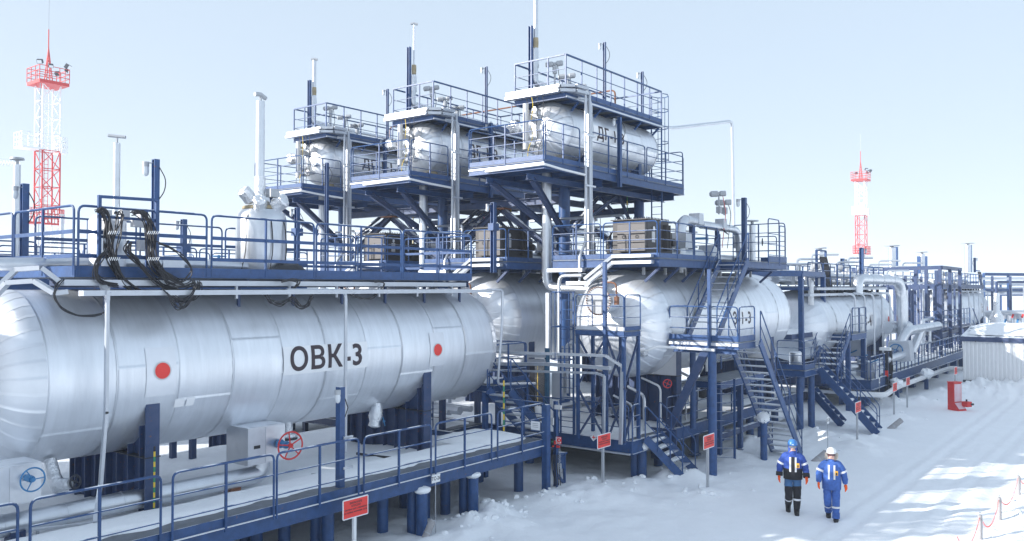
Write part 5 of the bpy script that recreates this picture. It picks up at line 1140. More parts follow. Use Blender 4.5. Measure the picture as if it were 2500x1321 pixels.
for i in range(14):
    a = k[1].lerp(k[0] * 2 - k[1], i / 14); c2 = k[1].lerp(k[0] * 2 - k[1], (i + 1) / 14); m_ = a.lerp(c2, .5) + V(0, 0, 1.1)
    b.bar(a, c2, .16, .16).bar(a, m_, .12, .12).bar(m_, c2, .12, .12); 
    if i: b.bar(m_ - (c2 - a), m_, .16, .16)
b.build('jib', MASTW, t); e = k[0] * 2 - k[1]; MB().bar((e.x, e.y, 0), (e.x, e.y, e.z + 3), 1.6, 1.6).build('tower', MASTW, t)

# neighbouring pump hall to the left, out of the picture: its shade falls on the left end of the near tank
t = thing('pump_hall', (-8.5, 26, 0), 'pale clad pump hall standing to the left of the near tank', 'building')
MB().box(-16, 19.5, 0, -1.2, 33, 8.6).build('wall', CREAM, t); MB().prism([(-16.3, 19.2, 8.6), (-.9, 19.2, 8.6), (-8.6, 19.2, 10.2)], (0, 14.1, 0)).build('roof', BLUE2, t)
for k in range(4): MB().box(-1.2, 21 + 3 * k, 3.2, -1.17, 22.4 + 3 * k, 4.6).build('window', DARK, t)
# ================================================================ smaller pipework between the rows
def runs(name, label, cat, items, m=ALUP, posts=(), group=None):
    a = items[0][0][0]; t = thing(name, a, label, cat, group)
    for pts, r, mm in items: MB().tube(pts, r, 7, bend=.18).build('pipe', mm or m, t, True)
    for x, y, z0, z1, w_ in posts: MB().bar((x, y, z0), (x, y, z1), w_, w_).build('post', BLUE2, t)
    return t
q = random.Random(21)
# low rack standing between the near tank deck and the middle deck
it = [([(20.3 + .28 * k, 18.2, 1.75 + .5 * (k % 2)), (20.3 + .28 * k, 31, 1.75 + .5 * (k % 2))], .09 + .03 * (k % 3), (ALUP, GALV, None)[k % 3]) for k in range(5)]
it += [([(20.2, y, 2.9), (21.7, y, 2.9), (21.7, y, 1.4)], .06, GALV) for y in (19.4, 21, 23.2, 26)]
runs('low_pipe_rack', 'low dark pipe rack between the near tank deck and middle deck', 'pipe rack', it, posts=[(x, y, 0, 3.3, .16) for x in (20.0, 21.75) for y in (18.2, 20.4, 22.6, 25, 28)])
t = thing('cross_walkway', (20.8, 24, 1.2), 'dark snowy walkway beside the low pipe rack behind near tank end', 'walkway'); platform(t, 19.45, 21.85, 18.0, 32, 1.25, .25, 5, BLUE2, along='u'); fence_line(t, (19.5, 18.1, 1.25), (19.5, 31, 1.25), 5, h=1.05, mids=(.36, .68))
snow_cover('snow_on_cross_walkway', 19.6, 21.7, 18.2, 31, 1.25, .08, 'snow lying on the walkway beside the low pipe rack', step=.3, seed=81, lump=.05)
# instrument tubes and thin pipes round the columns, row by row
for i, dv in enumerate(ROWS):
    vc = 13.7 + dv; nm = ('front row', 'middle row', 'rear row')[i]; z = 6.72
    it = [([(26.6 + .5 * k, vc + 1.1 + .25 * (k % 2), z), (26.6 + .5 * k, vc + 1.1 + .25 * (k % 2), z + .7 + .3 * (k % 3)), (31.5, vc + 1.1 + .25 * (k % 2), z + .7 + .3 * (k % 3))], .04 + .02 * (k % 2), (GALV, ALUP, WHITE)[k % 3]) for k in range(4)]
    it += [([(24.6 + 2.1 * k, vc + 1.7, z + .1), (24.6 + 2.1 * k, vc + 1.7, z + 1.5 + .2 * (k % 2)), (24.9 + 2.1 * k, vc + 4.6, z + 1.5 + .2 * (k % 2))], .05, (ALUP, GALV, WHITE)[k % 3]) for k in range(4)]
    runs('thin_pipes', 'web of thin silver pipes behind the enclosure of the ' + nm, 'pipes', it, group='thin pipes on the service platforms')
    t = thing('valve_cluster', (28, vc + 1.6, z), 'cluster of grey valves and actuators behind the enclosure of the ' + nm, 'valve', 'valve clusters')
    for k in range(6):
        x, y, h = 26.9 + .85 * k, vc + 1.5 + q.uniform(-.2, .5), q.uniform(.7, 1.5)
        s_ = MB().tube([(x, y, z), (x, y, z + h)], .035, 6).build('valve_stem', GREY, t, True)
        MB().lathe([(.05, -.24), (.1, -.2), (.1, .0), (.06, .04), (.09, .08), (.09, .22)], (x, y, z + h), (RT.x, RT.y, .1), 8).build('actuator', GREY, s_, True)
        if k % 2: handwheel(t, (x - .1, y - .15, z + h * .6), (-.5, -1, 0), .14, VBLUE if k % 4 == 1 else DARK, 4, .012)
    t = thing('striped_pole', (29.9, 17.1 + dv, 6.9), 'yellow and green taped pole by the right column of the ' + nm, 'pole', 'taped poles by the columns')
    for k in range(14): MB().tube([(29.9, 17.6 + dv - .5, 6.9 + .2 * k), (29.9, 17.6 + dv - .5, 7.1 + .2 * k)], .025, 5).build('tape_band', YEL if k % 2 else GRN, t, True)
# small conduits and pipes in front of the middle deck
it = [([(22.6 + .9 * k, 12.75 + .1 * (k % 2), 1.3), (22.6 + .9 * k, 12.75 + .1 * (k % 2), 2.2 + .2 * (k % 3)), (22.9 + .9 * k, 13.6, 2.4 + .2 * (k % 3))], .035 + .015 * (k % 2), (GALV, ALUP, WHITE)[k % 3]) for k in range(6)]
runs('drain_pipes', 'row of thin drain pipes rising from deck under tank З-1-3', 'pipes', it)
# dense pipe bank beside the far tanks
it = [([(56 + .7 * k, 11.9 + .3 * (k % 3), 1.4), (56 + .7 * k, 11.9 + .3 * (k % 3), 2.2 + .5 * (k % 4)), (70, 11.9 + .3 * (k % 3), 2.2 + .5 * (k % 4))], .08 + .04 * (k % 2), (ALUP, GALV, WHITE)[k % 3]) for k in range(9)]
it += [([(57 + 1.6 * k, 12.6, 1.4), (57 + 1.6 * k, 12.6, 5.6)], .09, (ALUP, BLUE2, GALV)[k % 3]) for k in range(8)]
runs('pipe_bank', 'dense bank of silver pipes and risers between the two far tanks', 'pipes', it, posts=[(56 + 2.4 * k, 12.2, 1.3, 5.9, .14) for k in range(7)])
it = [([(38.5, 14 + .4 * k, 6.1 + .25 * (k % 3)), (70, 14 + .4 * k, 6.1 + .25 * (k % 3))], .07 + .04 * (k % 2), (ALUP, GALV, WHITE)[k % 3]) for k in range(5)]
it += [([(40 + 2.2 * k, 14.4, 5.9), (40 + 2.2 * k, 14.4, 6.9 + .3 * (k % 3)), (40.6 + 2.2 * k, 13.2, 6.9 + .3 * (k % 3))], .06, (GALV, ALUP)[k % 2]) for k in range(12)]
runs('overhead_pipes', 'long overhead silver pipes running along tops of far tanks', 'pipes', it, posts=[(54 + 2.5 * k, 14.2, 1.3, 6.6, .16) for k in range(7)])
it = [([(88 + 3 * k, 13 - .8 * k, 1), (88 + 3 * k, 13 - .8 * k, 6.6 - .3 * (k % 3)), (92 + 3 * k, 10 - .8 * k, 6.6 - .3 * (k % 3))], .12, (ALUP, BLUE2, GALV)[k % 3]) for k in range(9)]
runs('far_manifold', 'tangle of far pipes and posts beyond the farthest tank', 'pipes', it, posts=[(87 + 2.6 * k, 12 - 1.1 * k, 0, 6.8, .2) for k in range(9)])
# ================================================================ tanks behind the near tank, and the far plant
for i, dv in enumerate((6.6, 13.4)):
    vc = 17.4 + dv; t = thing('storage_tank', (13, vc, 1.25), ('silver tank hidden behind the near tank, only its railed top showing', 'silver tank second behind the near tank, only its rails showing')[i], 'tank', 'large horizontal tanks')
    vessel(t, 6.9, 18.2, vc, 4.0, 1.68, .86, 5, 18, seg=8)
    for u in (8.9, 16.5): saddle(t, u, vc, 4.0, 1.68, 0, 1.5)
    w_ = thing('upper_walkway', (13, vc, 5.8), ('blue railed walkway just behind the near tank walkway', 'blue railed walkway furthest behind the near tank walkway')[i], 'walkway', 'walkways over the hidden tanks')
    platform(w_, 5.2, 18.2, vc - 1.3, vc + 1.3, 5.9, .2, 6)
    for a, b in ((5.2, 7.3), (7.4, 9.6), (9.7, 11.9), (12.0, 14.1), (14.2, 16.2), (16.3, 18.2)):
        for y in (vc - 1.3, vc + 1.3): guard(w_, (a, y, 5.9), (b, y, 5.9), 1.05, (.3, .63), 1, .022, flat=.06)
    guard(w_, (18.2, vc + 1.3, 5.9), (18.2, vc - 1.3, 5.9), 1.15, (.25, .5, .75), 1, .022)
    for a in (MB().box(5.2, vc - 1.32, 5.86, 18.2, vc - 1.305, 6.05),): a.build('toe_board', BLUE, w_)
    p = thing('process_pipe', (9, vc, 6.2), ('silver pipe lying on the walkway behind the near tank', 'silver pipe lying on the second hidden walkway')[i], 'pipe', 'clad pipes')
    pipe(p, [(5, vc, 6.15), (17, vc, 6.15)], .16)
    for j, x in enumerate((7.2, 12.2, 15.5)):
        k = thing('instrument_box', (x, vc - .3, 5.9), ('pale boxed valve on hidden walkway', 'pale boxed valve on second hidden walkway')[i] + (' at its left', ' at its middle', ' at its right')[j], 'valve box', 'boxed valves on hidden walkways')
        MB().box(x - .3, vc - .6, 5.9, x + .3, vc, 6.55).build('box', GALV, k); MB().tube([(x, vc - .3, 6.5), (x, vc - .3, 6.75)], .05, 7).build('stem', VBLUE, k, True); handwheel(k, (x, vc - .3, 6.78), (0, 0, 1), .22, VBLUE, 4, .02)
q = P(448, 640, v=22.8); lamp_post((q.x, q.y, 5.9), P(448, 537, v=22.8).z - 5.9, 'small blue lamp post behind the tank walkway rails', RLEFT, .14, True)
q = P(725, 660, v=23.4); lamp_post((q.x, q.y, 5.9), P(725, 508, v=23.4).z - 5.9, 'blue lamp post with box right of the foil drum', RLEFT, .14, True)
lamp_post((22.3, 26.6, 6.2), 4.6, 'tall blue lamp post on the left of the high platforms', RLEFT, .12)
# pipe rack + low roofs far away on the left
def rack(label, x0, y0, dx, dy, n, z, pipes, group='far pipe racks'):
    t = thing('pipe_rack', (x0, y0, 0), label, 'pipe rack', group)
    for i in range(n + 1):
        x, y = x0 + dx * i / n, y0 + dy * i / n
        MB().bar((x, y, 0), (x, y, z), .25, .25).build('post', BLUE, t)
    MB().bar((x0, y0, z), (x0 + dx, y0 + dy, z), .25, .3).build('beam', BLUE, t); MB().bar((x0, y0, z - 1.6), (x0 + dx, y0 + dy, z - 1.6), .2, .25).build('beam', BLUE, t)
    for k, zz in enumerate(pipes): MB().tube([(x0 + .4, y0 + .4, zz), (x0 + dx + .4, y0 + dy + .4, zz)], .18, 8).build('pipe', ALUP, t, True)
rack('long distant blue pipe rack behind the left walkways', 20, 62, 40, -6, 9, 6.9, (6.1, 7.2)); rack('far blue pipe rack left of the mast', 8, 78, 40, 10, 9, 7.2, (6.5, 7.6))
rack('distant blue pipe rack along the right horizon', 96, 14, 26, -14, 8, 7.1, (5.2, 5.6, 6.2)); rack('farther blue pipe rack at the right edge', 120, 20, 40, -34, 9, 6.4, (4.8, 5.6))
for j, (x, y, s, lb) in enumerate(((24, 50, 7, 'pale flat roofed shed far behind the cable frame'), (33, 50, 9, 'low pale roof far behind the foil drum'), (18, 66, 8, 'low pale shed at the far left'))):
    t = thing('shed', (x, y, 0), lb, 'shed', 'far sheds'); MB().box(x, y, 0, x + s, y + 6, 5.6).build('wall', CREAM, t)
    MB().prism([(x - .3, y - .4, 5.6), (x + s + .3, y - .4, 5.6), (x + s / 2, y - .4, 6.5)], (0, 7, 0)).build('roof', GALV, t); MB().prism([(x, y - .3, 5.85), (x + s / 2, y - .3, 6.62), (x + s / 2 - .3, y - .3, 6.45)], (0, 6.5, 0)).build('roof_snow', SNOW, t)
    for k in range(3): MB().box(x + s * (.2 + .25 * k), y - .01, 2.5, x + s * (.3 + .25 * k), y - .002, 3.6).build('window', DARK, t)
for px, vv, top, lb in ((120, 60, 563, 'a'), (315, 62, 553, 'b'), (425, 64, 578, 'c'), (470, 66, 590, 'd')): pass
FV = ((150, 70, 530, 'faint vent mast with box right of the red lattice mast'), (445, 60, 582, 'thin distant vent behind rails, left of drum'), (463, 60, 580, 'thin distant vent behind rails, beside the drum'))
for px, vv, py, lb in FV:
    q = P(px, 640, v=vv); vent((q.x, q.y, 0), P(px, py, v=vv).z, .16, lb, 'tee' if px == 150 else 'flat', 'distant vents', GALV)

# ---- second group of tanks to the right
FT = thing('storage_tank', (46, 13.9, 1.2), 'far silver tank right of the stairs, white plate ending in 3', 'tank', 'large horizontal tanks')
vessel(FT, 40, 52.2, 13.9, 3.95, 1.68, .86, 9, 24, seg=10)
for u in (42, 50.5): saddle(FT, u, 13.9, 3.95, 1.68, 1.0, 1.5)
plate_on_vessel(45.6, 48.4, 3.55, 4.45, 13.9, 3.95, 1.694, PAPER, FT); text_on_vessel('С-4/3', .78, 47.0, 4.0, 13.9, 3.95, 1.70, INK, FT, .016, 1.15)
disc_on_vessel(51.0, 3.95, .2, 13.9, 3.95, 1.69, SIGNRED, FT, 'red_disc')
snow_cover('snow_patch', 40, 52, 13.4, 14.4, 5.58, .12, '', FT, .5, .2, 41, .08)
FT2 = thing('storage_tank', (79, 13.9, 1.2), 'farthest silver tank at right with pale patches on its pointed head', 'tank', 'large horizontal tanks')
vessel(FT2, 72.5, 86.2, 13.9, 3.95, 1.68, 1.0, 8, 20, seg=10)
plate_on_vessel(82.3, 83.9, 3.5, 4.4, 13.9, 3.95, 1.70, PAPER, FT2, 'label_plate')
text_on_vessel('С-4', .5, 83.1, 4.15, 13.9, 3.95, 1.712, INK, FT2, .012, 1.2); text_on_vessel('3-4', .4, 83.1, 3.7, 13.9, 3.95, 1.712, INK, FT2, .012, 1.2)
disc_on_vessel(85.6, 3.9, .2, 13.9, 3.95, 1.69, SIGNRED, FT2, 'red_disc')
for u in (74, 84.5): saddle(FT2, u, 13.9, 3.95, 1.68, 1.0, 1.5)
G3 = 'walkways over the far tanks'
for (x0, x1, lb, tk) in ((39.2, 52.8, 'railed walkway with trays over the far tank beside the stairs', 0), (71, 87, 'railed walkway over the farthest tank at right', 1)):
    w_ = thing('upper_walkway', (x0, 13.9, 5.7), lb, 'walkway', G3); platform(w_, x0, x1, 12.9, 15.4, 5.85, .16, 8)
    fence_line(w_, (x0, 15.4, 5.85), (x1, 15.4, 5.85), 6, h=1.1, mids=(.36, .68), r=.03); fence_line(w_, (x0, 12.9, 5.85), (x1, 12.9, 5.85), 6, h=1.1, mids=(.36, .68), r=.03)
    guard(w_, (x1, 15.4, 5.85), (x1, 12.9, 5.85), 1.1, r=.03)
    for u in np.arange(x0 + .8, x1, 1.3): MB().bar((u, 12.95, 5.75), (u, 13.0, 4.9), .1, .1).build('leg', DARK, w_)
    tr = thing('cable_tray', (x0, 12.6, 5.5), 'pale trays hanging along ' + ('the far tank top' if not tk else 'the farthest tank top'), 'cable tray', 'cable trays on the far tanks')
    for k in range(2): MB().bar((x0 + .3 - k, 12.7, 5.72 - .28 * k), (x1 - .6 + .4 * k, 12.7, 5.72 - .28 * k), .25, .12).build('tray_length', TRAY, tr)
    for k, u in enumerate(np.linspace(x0 + 4.5, x1 - 2.2, 5)): MB().tube([(u, 12.6, 5.5), (u + .2, 12.1, 5.4), (u + .2, 12.05, 2.2)], .05, 6, bend=.2).build('drop', TRAY if k % 2 else GALV, tr, True)
    pp = thing('top_pipework', (x0, 14.2, 5.9), 'silver pipes, valves and boxes along ' + ('the far tank top' if not tk else 'the farthest tank top'), 'pipe', 'pipework on the far tanks')
    pipe(pp, [(x0, 14.4, 6.15), (x1 - 1, 14.4, 6.15)], .2, bands=2); pipe(pp, [(x0 + 1, 13.6, 6.4), (x1 - 3, 13.6, 6.4), (x1 - 3, 13.6, 5.6)], .11, bands=0)
    for k, u in enumerate(np.linspace(x0 + 1, x1 - 1, 7)):
        MB().box(u - .25, 13.9, 5.9, u + .25, 14.4, 6.4 + .15 * (k % 3)).build('valve_box', (GALV, FOIL, CREAM)[k % 3], pp); MB().tube([(u + .6, 13.8, 5.9), (u + .6, 13.8, 6.9 + .2 * (k % 2))], .05, 6).build('valve_stem', GREY, pp, True)
        if k % 2: MB().lathe([(.12, 0), (.16, .05), (.16, .3), (.1, .35)], (u + .6, 13.8, 6.85), (RT.x, RT.y, 0), 8).build('actuator', GREY, pp, True)
def far_vent(px, top, bot, vv, r, lb, cap='flat'):
    q = P(px, bot, v=vv); vent((q.x, q.y, q.z), P(px, top, v=vv).z - q.z, r, lb, cap, 'far silver vent stacks')
far_vent(2003, 612, 660, 15.0, .17, 'short silver vent stack behind the cable box, left of far mast'); far_vent(2178, 605, 665, 15, .26, 'silver vent stack with blue backing right of the far mast'); far_vent(2251, 620, 665, 15, .22, 'short silver vent stack with side box behind blue frame'); far_vent(2363, 598, 665, 14.5, .3, 'tallest silver vent stack above the farthest tank')
for px, top, bot, vv, lb in ((2057, 632, 668, 15, 'small far lamp post with lamp, left of the far mast'), (2104, 606, 690, 12.5, 'blue post in front of the far mast foot'), (2380, 630, 665, 14, 'thin far lamp post beside the tallest vent')):
    q = P(px, bot, v=vv); lamp_post((q.x, q.y, q.z), P(px, top, v=vv).z - q.z, lb, RT, .2, group='far lamp posts')
for px, bot, top, vv in ((2188, 660, 603, 15), (2260, 665, 626, 15), (2370, 665, 598, 14.5), (2244, 668, 626, 15)):
    q = P(px, bot, v=vv); t = thing('backing_post', q, 'blue backing post of a far vent ' + {2188: 'right of the far mast', 2260: 'behind the blue frame', 2370: 'above the farthest tank', 2244: 'left of the vent behind the blue frame'}[px], 'post', 'far backing posts'); MB().box(q.x - .12, q.y - .12, q.z, q.x + .12, q.y + .12, P(px, top, v=vv).z).build('post', BLUE, t)
t = thing('cable_box', P(2005, 680, v=13.5), 'blue frame full of black cables above the far tank', 'frame'); q = P(2005, 660, v=13.2)
for dx in (-.7, .7): MB().bar((q.x + dx, q.y, 5.8), (q.x + dx, q.y, 7.6), .1, .1).build('post', BLUE, t)
for z_ in (6.5, 7.0, 7.6): MB().bar((q.x - .7, q.y, z_), (q.x + .7, q.y, z_), .08, .08).build('crossbar', BLUE, t)
for k in range(9): MB().tube([(q.x - .6 + .14 * k, q.y - .1, 7.3), (q.x - .5 + .14 * k, q.y - .25, 6.5), (q.x + .1 * k, q.y - .3, 5.7)], .022, 5, bend=.3).build('cable', BLACK, t, True)
t = thing('cable_box', P(2388, 690, v=13.5), 'dark cable frame at the right end of the farthest tank', 'frame'); q = P(2388, 680, v=13.2)
for k in range(9): MB().tube([(q.x - .8 + .2 * k, q.y - .1, 7.2), (q.x - .7 + .2 * k, q.y - .25, 6.3), (q.x - .5 + .14 * k, q.y - .3, 5.6)], .035, 5, bend=.3).build('cable', BLACK, t, True)
MB().bar((q.x - .9, q.y, 7.3), (q.x + .9, q.y, 7.3), .1, .1).build('crossbar', BLUE, t)
# railed far deck
FD = thing('piled_deck', (54, 13, 0), 'long far snowy deck with close barred rail at the right', 'deck')
fu0, fu1, fv = 42.4, 88, 11.0; z = 1.35
MB().box(fu0, fv, z - .06, fu1, 18, z - .01).build('deck', GRAT, FD); MB().ibeam((fu0, fv, z - .25), (fu1, fv, z - .25), .2, .5, .03).build('edge_beam', BLUE, FD); MB().ibeam((fu0, fv, z - .25), (fu0, 18, z - .25), .2, .5, .03).build('edge_beam', BLUE, FD); MB().box(fu0 - .3, fv + .2, z - .75, fu0 - .05, 18, z - .6).build('lower_strip', GALV, FD)
snow_cover('snow_on_far_deck', fu0 + .1, fu1, fv + .25, 16.5, z - .01, .2, 'snow lying on the long far deck', step=.6, seed=51, lump=.14, ragged=.25)
for k in range(18):
    a = fu0 + .05 + (fu1 - fu0) * k / 18; b_ = fu0 + (fu1 - fu0) * (k + 1) / 18
    guard(FD, (a, fv, z), (b_ - .06, fv, z), 1.1, (.36, .68), 2 if k < 9 else 1, .028)
fence_line(FD, (fu0, 17, z), (fu0, fv + .1, z), 3, h=1.1, mids=(.36, .68), r=.025)
for u in np.arange(fu0 + 1, fu1, 3.2): MB().bar((u, fv + .5, -.2), (u, fv + .5, z - .4), .4, .4).build('pile', BLUE, FD); MB().bar((u, 14.5, -.2), (u, 14.5, z - .4), .4, .4).build('pile', BLUE2, FD)
t = thing('low_pipe', (50, 10.3, .7), 'low pale pipe tray on short legs before the far deck', 'pipe')
MB().tube([P(2060, 960, z=.75), P(2160, 965, z=.75), P(2190, 945, z=.75), P(2300, 905, z=.75), P(2322, 898, z=.9), P(2352, 902, z=.9)], .13, 8, bend=.4).build('pipe', WHITE, t, True)
MB().blob(P(2262, 912, z=.95), .55, .35, .3, 10, .25, seed=6).blob(P(2188, 935, z=.95), .4, .3, .25, 10, .25, seed=7).build('snow_cap', SNOW, t, True)
for px, py in ((2190, 975), (2262, 950)): q = P(px, py, z=0); MB().bar(q, q + V(0, 0, .7), .2, .2).build('leg', BLUE, t)
# open blue frame round the farthest head
t = thing('open_frame', (57, 12, 0), 'tall open blue post and beam frame before the farthest tank', 'frame')
fx = [P(x, 930, v=11.6).x for x in (2238, 2263, 2288, 2297, 2322, 2345)]
for i, px in enumerate((2238, 2263, 2288, 2297, 2322, 2345)):
    vv = 11.6 if i < 3 else (11.2, 10.9, 10.6)[i - 3]; q = P(px, 840, v=11.6)
for k, (px, vv, top, bot) in enumerate(((2237, 14.0, 655, 830), (2263, 13.0, 658, 850), (2288, 12.2, 660, 845), (2297, 11.4, 652, 868), (2321, 12.4, 657, 850), (2345, 13.4, 657, 850), (2213, 14.4, 700, 800), (2185, 14.6, 700, 810))):
    a = P(px, bot, u=61 if k < 4 else 61 + (k - 3) * 3); c_ = P(px, top, u=61 if k < 4 else 61 + (k - 3) * 3)
    MB().bar((a.x, a.y, a.z), (a.x, a.y, c_.z), .2, .2).build('post', BLUE2, t)
pts = [(2080, 660, 61), (2297, 653, 61), (2345, 658, 73)]
for a, b_ in zip(pts[:-1], pts[1:]): MB().bar(P(a[0], a[1], u=a[2]), P(b_[0], b_[1], u=b_[2]), .22, .25).build('beam', BLUE2, t)
for a, b_ in (((2150, 702, 61), (2297, 699, 61)), ((2297, 699, 61), (2400, 700, 85)), ((2195, 815, 61), (2297, 820, 61)), ((2297, 820, 61), (2345, 802, 73))): MB().bar(P(a[0], a[1], u=a[2]), P(b_[0], b_[1], u=b_[2]), .22, .3).build('beam', BLUE2, t)
gp = thing('far_platform', (62, 12.5, 3.2), 'blue railed platform with steps beside the farthest tank', 'platform')
a, b_ = P(2215, 802, u=60.5), P(2340, 800, u=72); MB().box(60.5, 11.6, a.z - .2, 73, 13, a.z).build('deck', BLUE2, gp)
fence_line(gp, (60.6, 11.6, a.z), (73, 11.6, a.z), 5, h=1.15, mids=(.36, .68), r=.035); fence_line(gp, (60.5, 13, a.z), (60.5, 11.6, a.z), 1, h=1.15, mids=(.36, .68), r=.03)
for s_ in (0, .9): MB().bar((73, 11.4 - s_ * .0, a.z + 1.1 - s_), (76.5, 11.3, a.z - .9 - s_), .06, .06).build('stair_rail', BLUE, gp)
for u in (61, 66, 71): MB().bar((u, 12, 1.3), (u, 12, a.z - .2), .25, .25).build('leg', BLUE2, gp)
# big silver pipes in front
t = thing('process_pipe', (48, 11.3, 2), 'big silver pipe arching down before the far tank', 'pipe', 'big silver pipes')
pipe(t, [P(2093, 720, u=46), P(2093, 681, u=46), P(2200, 684, u=51), P(2203, 835, u=51)], .28, bend=1.0, bands=1.6)
t = thing('process_pipe', (48, 10.8, 2), 'silver pipe with elbow and branch resting on a boxed blue wheel valve', 'pipe', 'big silver pipes')
pipe(t, [P(2193, 850, u=48), P(2212, 808, u=48.5), P(2290, 795, u=53)], .24, bend=.6, bands=1.2); pipe(t, [P(2250, 805, u=50.5), P(2228, 860, u=50)], .2, bands=0)
q = P(2196, 853, u=47.8); MB().prism([(q.x, q.y + .7, q.z - .75), (q.x, q.y - .55, q.z - .6), (q.x, q.y - .45, q.z + .45), (q.x, q.y + .55, q.z + .4)], (.9, 0, 0)).build('valve_box', GALV, t); handwheel(t, q + V(-.1, .15, -.05), (-1, -.2, 0), .32, VBLUE, 4, .03)
t = thing('process_pipe', (43, 11, 1.8), 'low silver pipe running over the far deck behind the rail', 'pipe', 'big silver pipes')
pipe(t, [P(2075, 895, u=43), P(2120, 893, u=43.6), P(2215, 862, u=48.5)], .2, bend=.4, bands=1); pipe(t, [P(2165, 800, u=50), P(2215, 798, u=54)], .35, bands=1.2)
t = thing('valve_group', P(2100, 850, u=43.2), 'boxed valves with blue levers on the far deck below the tank', 'valve'); q = P(2110, 855, u=43.3)
MB().prism([(q.x, q.y + .4, 1.35), (q.x, q.y - .5, 1.35), (q.x, q.y - .4, 2.1), (q.x, q.y + .35, 2.2)], (.7, 0, 0)).build('box', GALV, t); MB().box(q.x - .1, q.y + .1, 2.4, q.x + .5, q.y + .7, 3.2).build('box', GALV, t)
for k in range(3): MB().bar((q.x - .15, q.y + .7 - .5 * k, 2.5 - .2 * k), (q.x - .2, q.y + .3 - .5 * k, 2.7 - .2 * k), .06, .06).build('lever', VBLUE, t)
t = thing('white_column', P(2432, 800, z=0), 'slim white wrapped column beside the cabin roof', 'column'); q = P(2434, 850, u=66); tz = P(2434, 715, u=66).z
MB().lathe([(.42, 0), (.42, tz - 1.6 - 0), (.2, tz - 1.2), (.2, tz)], (q.x, q.y, 0), (0, 0, 1), 14).build('wrap', FOIL, t, True)
t = thing('manifold', (70, 9, 3), 'cluster of silver pipes and red blue valves behind the cabin', 'pipe')
for k in range(5):
    y0_ = P(2420 + 8 * k, 770, u=70).y; a = P(2405, 765 + 4 * k, u=70); b_ = P(2520, 764 + 4 * k, u=70); MB().tube([a + V(k * .6, 0, 0), b_ + V(k * .6, 0, 0)], .22, 8).build('pipe', ALUP, t, True)
for k, px in enumerate((2450, 2468, 2480, 2492)): a = P(px, 770, u=69.5); MB().tube([(a.x, a.y, .5), (a.x, a.y, a.z)], .22 if k % 2 else .15, 8).build('riser', ALUP, t, True); MB().bar(P(px + 3, 788 - 12 * (k % 2), u=69), P(px + 6, 779 - 12 * (k % 2), u=69), .12, .12).build('lever', RED if k % 2 else VBLUE, t)
# far stairs beyond the long tank
t = thing('staircase', (35.5, 10, 0), 'dark blue far staircase dropping to the snow beside red sign', 'stairs', 'blue staircases')
stairs(t, (35.5, 11.15, 2.45), (35.6, 8.95, .02), (.58, .1, 0), 11, rh=1.0, sh=.3, snow=.5)
p = thing('stair_landing', (34.5, 11.4, 0), 'small blue landing at the head of the far staircase', 'landing'); a, b_ = P(1931, 912, v=11.0), P(1998, 915, v=11.0)
platform(p, 33.6, 36.2, 11.2, 12.3, 2.5, .25, 1); toe(p, (33.6, 11.2, 2.5), (34.85, 11.2, 2.5), .2); toe(p, (33.6, 12.3, 2.5), (33.6, 11.2, 2.5), .2); guard(p, (33.6, 11.2, 2.5), (34.8, 11.2, 2.5), 1.15, (.25, .5, .75), 0); guard(p, (33.6, 12.3, 2.5), (33.6, 11.25, 2.5), 1.15, (.25, .5, .75), 0)
for x, y in ((33.9, 11.5), (35.0, 11.4)): MB().tube([(x, y, -.1), (x, y, 2.3)], .14, 12).build('leg', BLUE, p, True)
t = thing('staircase', (37.5, 12, 2.5), 'steep far stairs climbing to the snowy upper landing', 'stairs', 'blue staircases'); stairs(t, (40.7, 12.0, 3.62), (38.6, 12.0, 2.0), (0, .55, 0), 7, rh=1.0, sh=.3, snow=.7)
t = thing('staircase', (34.6, 10.5, 0), 'lower dark stairs tucked behind the far staircase', 'stairs', 'blue staircases'); a, b_ = P(2030, 965, v=11.4), P(2070, 1050, z=0); stairs(t, (36.8, 11.9, 1.35), (36.6, 10.6, .05), (.5, .1, 0), 6, rh=.05, sh=.3, snow=.5, rails=(False, False))
p = thing('far_platform', (41, 12, 4.2), 'snowy blue platform with rounded rails before the far tank', 'platform'); zz = 3.62
platform(p, 40.8, 43.3, 11.4, 12.6, zz, .28, 1); MB().box(36.6, 12.75, 3.5, 41.5, 14.0, 3.72).build('snowy_deck', BLUE2, p); snow_cover('snow_patch', 36.7, 41.4, 12.75, 13.9, 3.72, .22, '', p, .3, .2, 61, .12)
for a, b_ in ((40.9, 42.0), (42.1, 43.2)): guard(p, (a, 11.4, zz), (b_, 11.4, zz), 1.2, (.36, .68), 0, .03); guard(p, (a, 12.6, zz), (b_, 12.6, zz), 1.2, (.36, .68), 0, .03)
for x, y, h in ((40.9, 11.6, 3.4), (43.1, 11.5, 3.4), (42.9, 12.5, 3.4)): MB().bar((x, y, 0), (x, y, h), .2, .2).build('leg', BLUE, p)
t = thing('open_frame', (38, 12.5, 0), 'blue goal shaped frame of posts and beam right of the long tank', 'frame')
q0, q1 = P(1957, 930, u=37.5), P(2011, 900, u=41); z0_ = P(1957, 668, u=37.5).z
for q in (q0, q1): MB().bar((q.x, q.y, 1.2), (q.x, q.y, z0_), .2, .2).build('post', BLUE, t)
MB().bar((q0.x, q0.y, z0_), (q1.x, q1.y, z0_), .2, .25).build('beam', BLUE, t); MB().bar((q0.x, q0.y, z0_), (35, 14.2, z0_), .2, .25).build('beam', BLUE, t)
t = thing('process_pipe', (39.5, 12.5, 4), 'white capped riser pipe before the far tank', 'pipe'); q = P(1980, 745, u=39.5); pipe(t, [q, V(q.x, q.y, P(1980, 690, u=39.5).z), V(q.x + .6, q.y + .2, P(1980, 690, u=39.5).z)], .13, WHITE, bend=.2, bands=0)
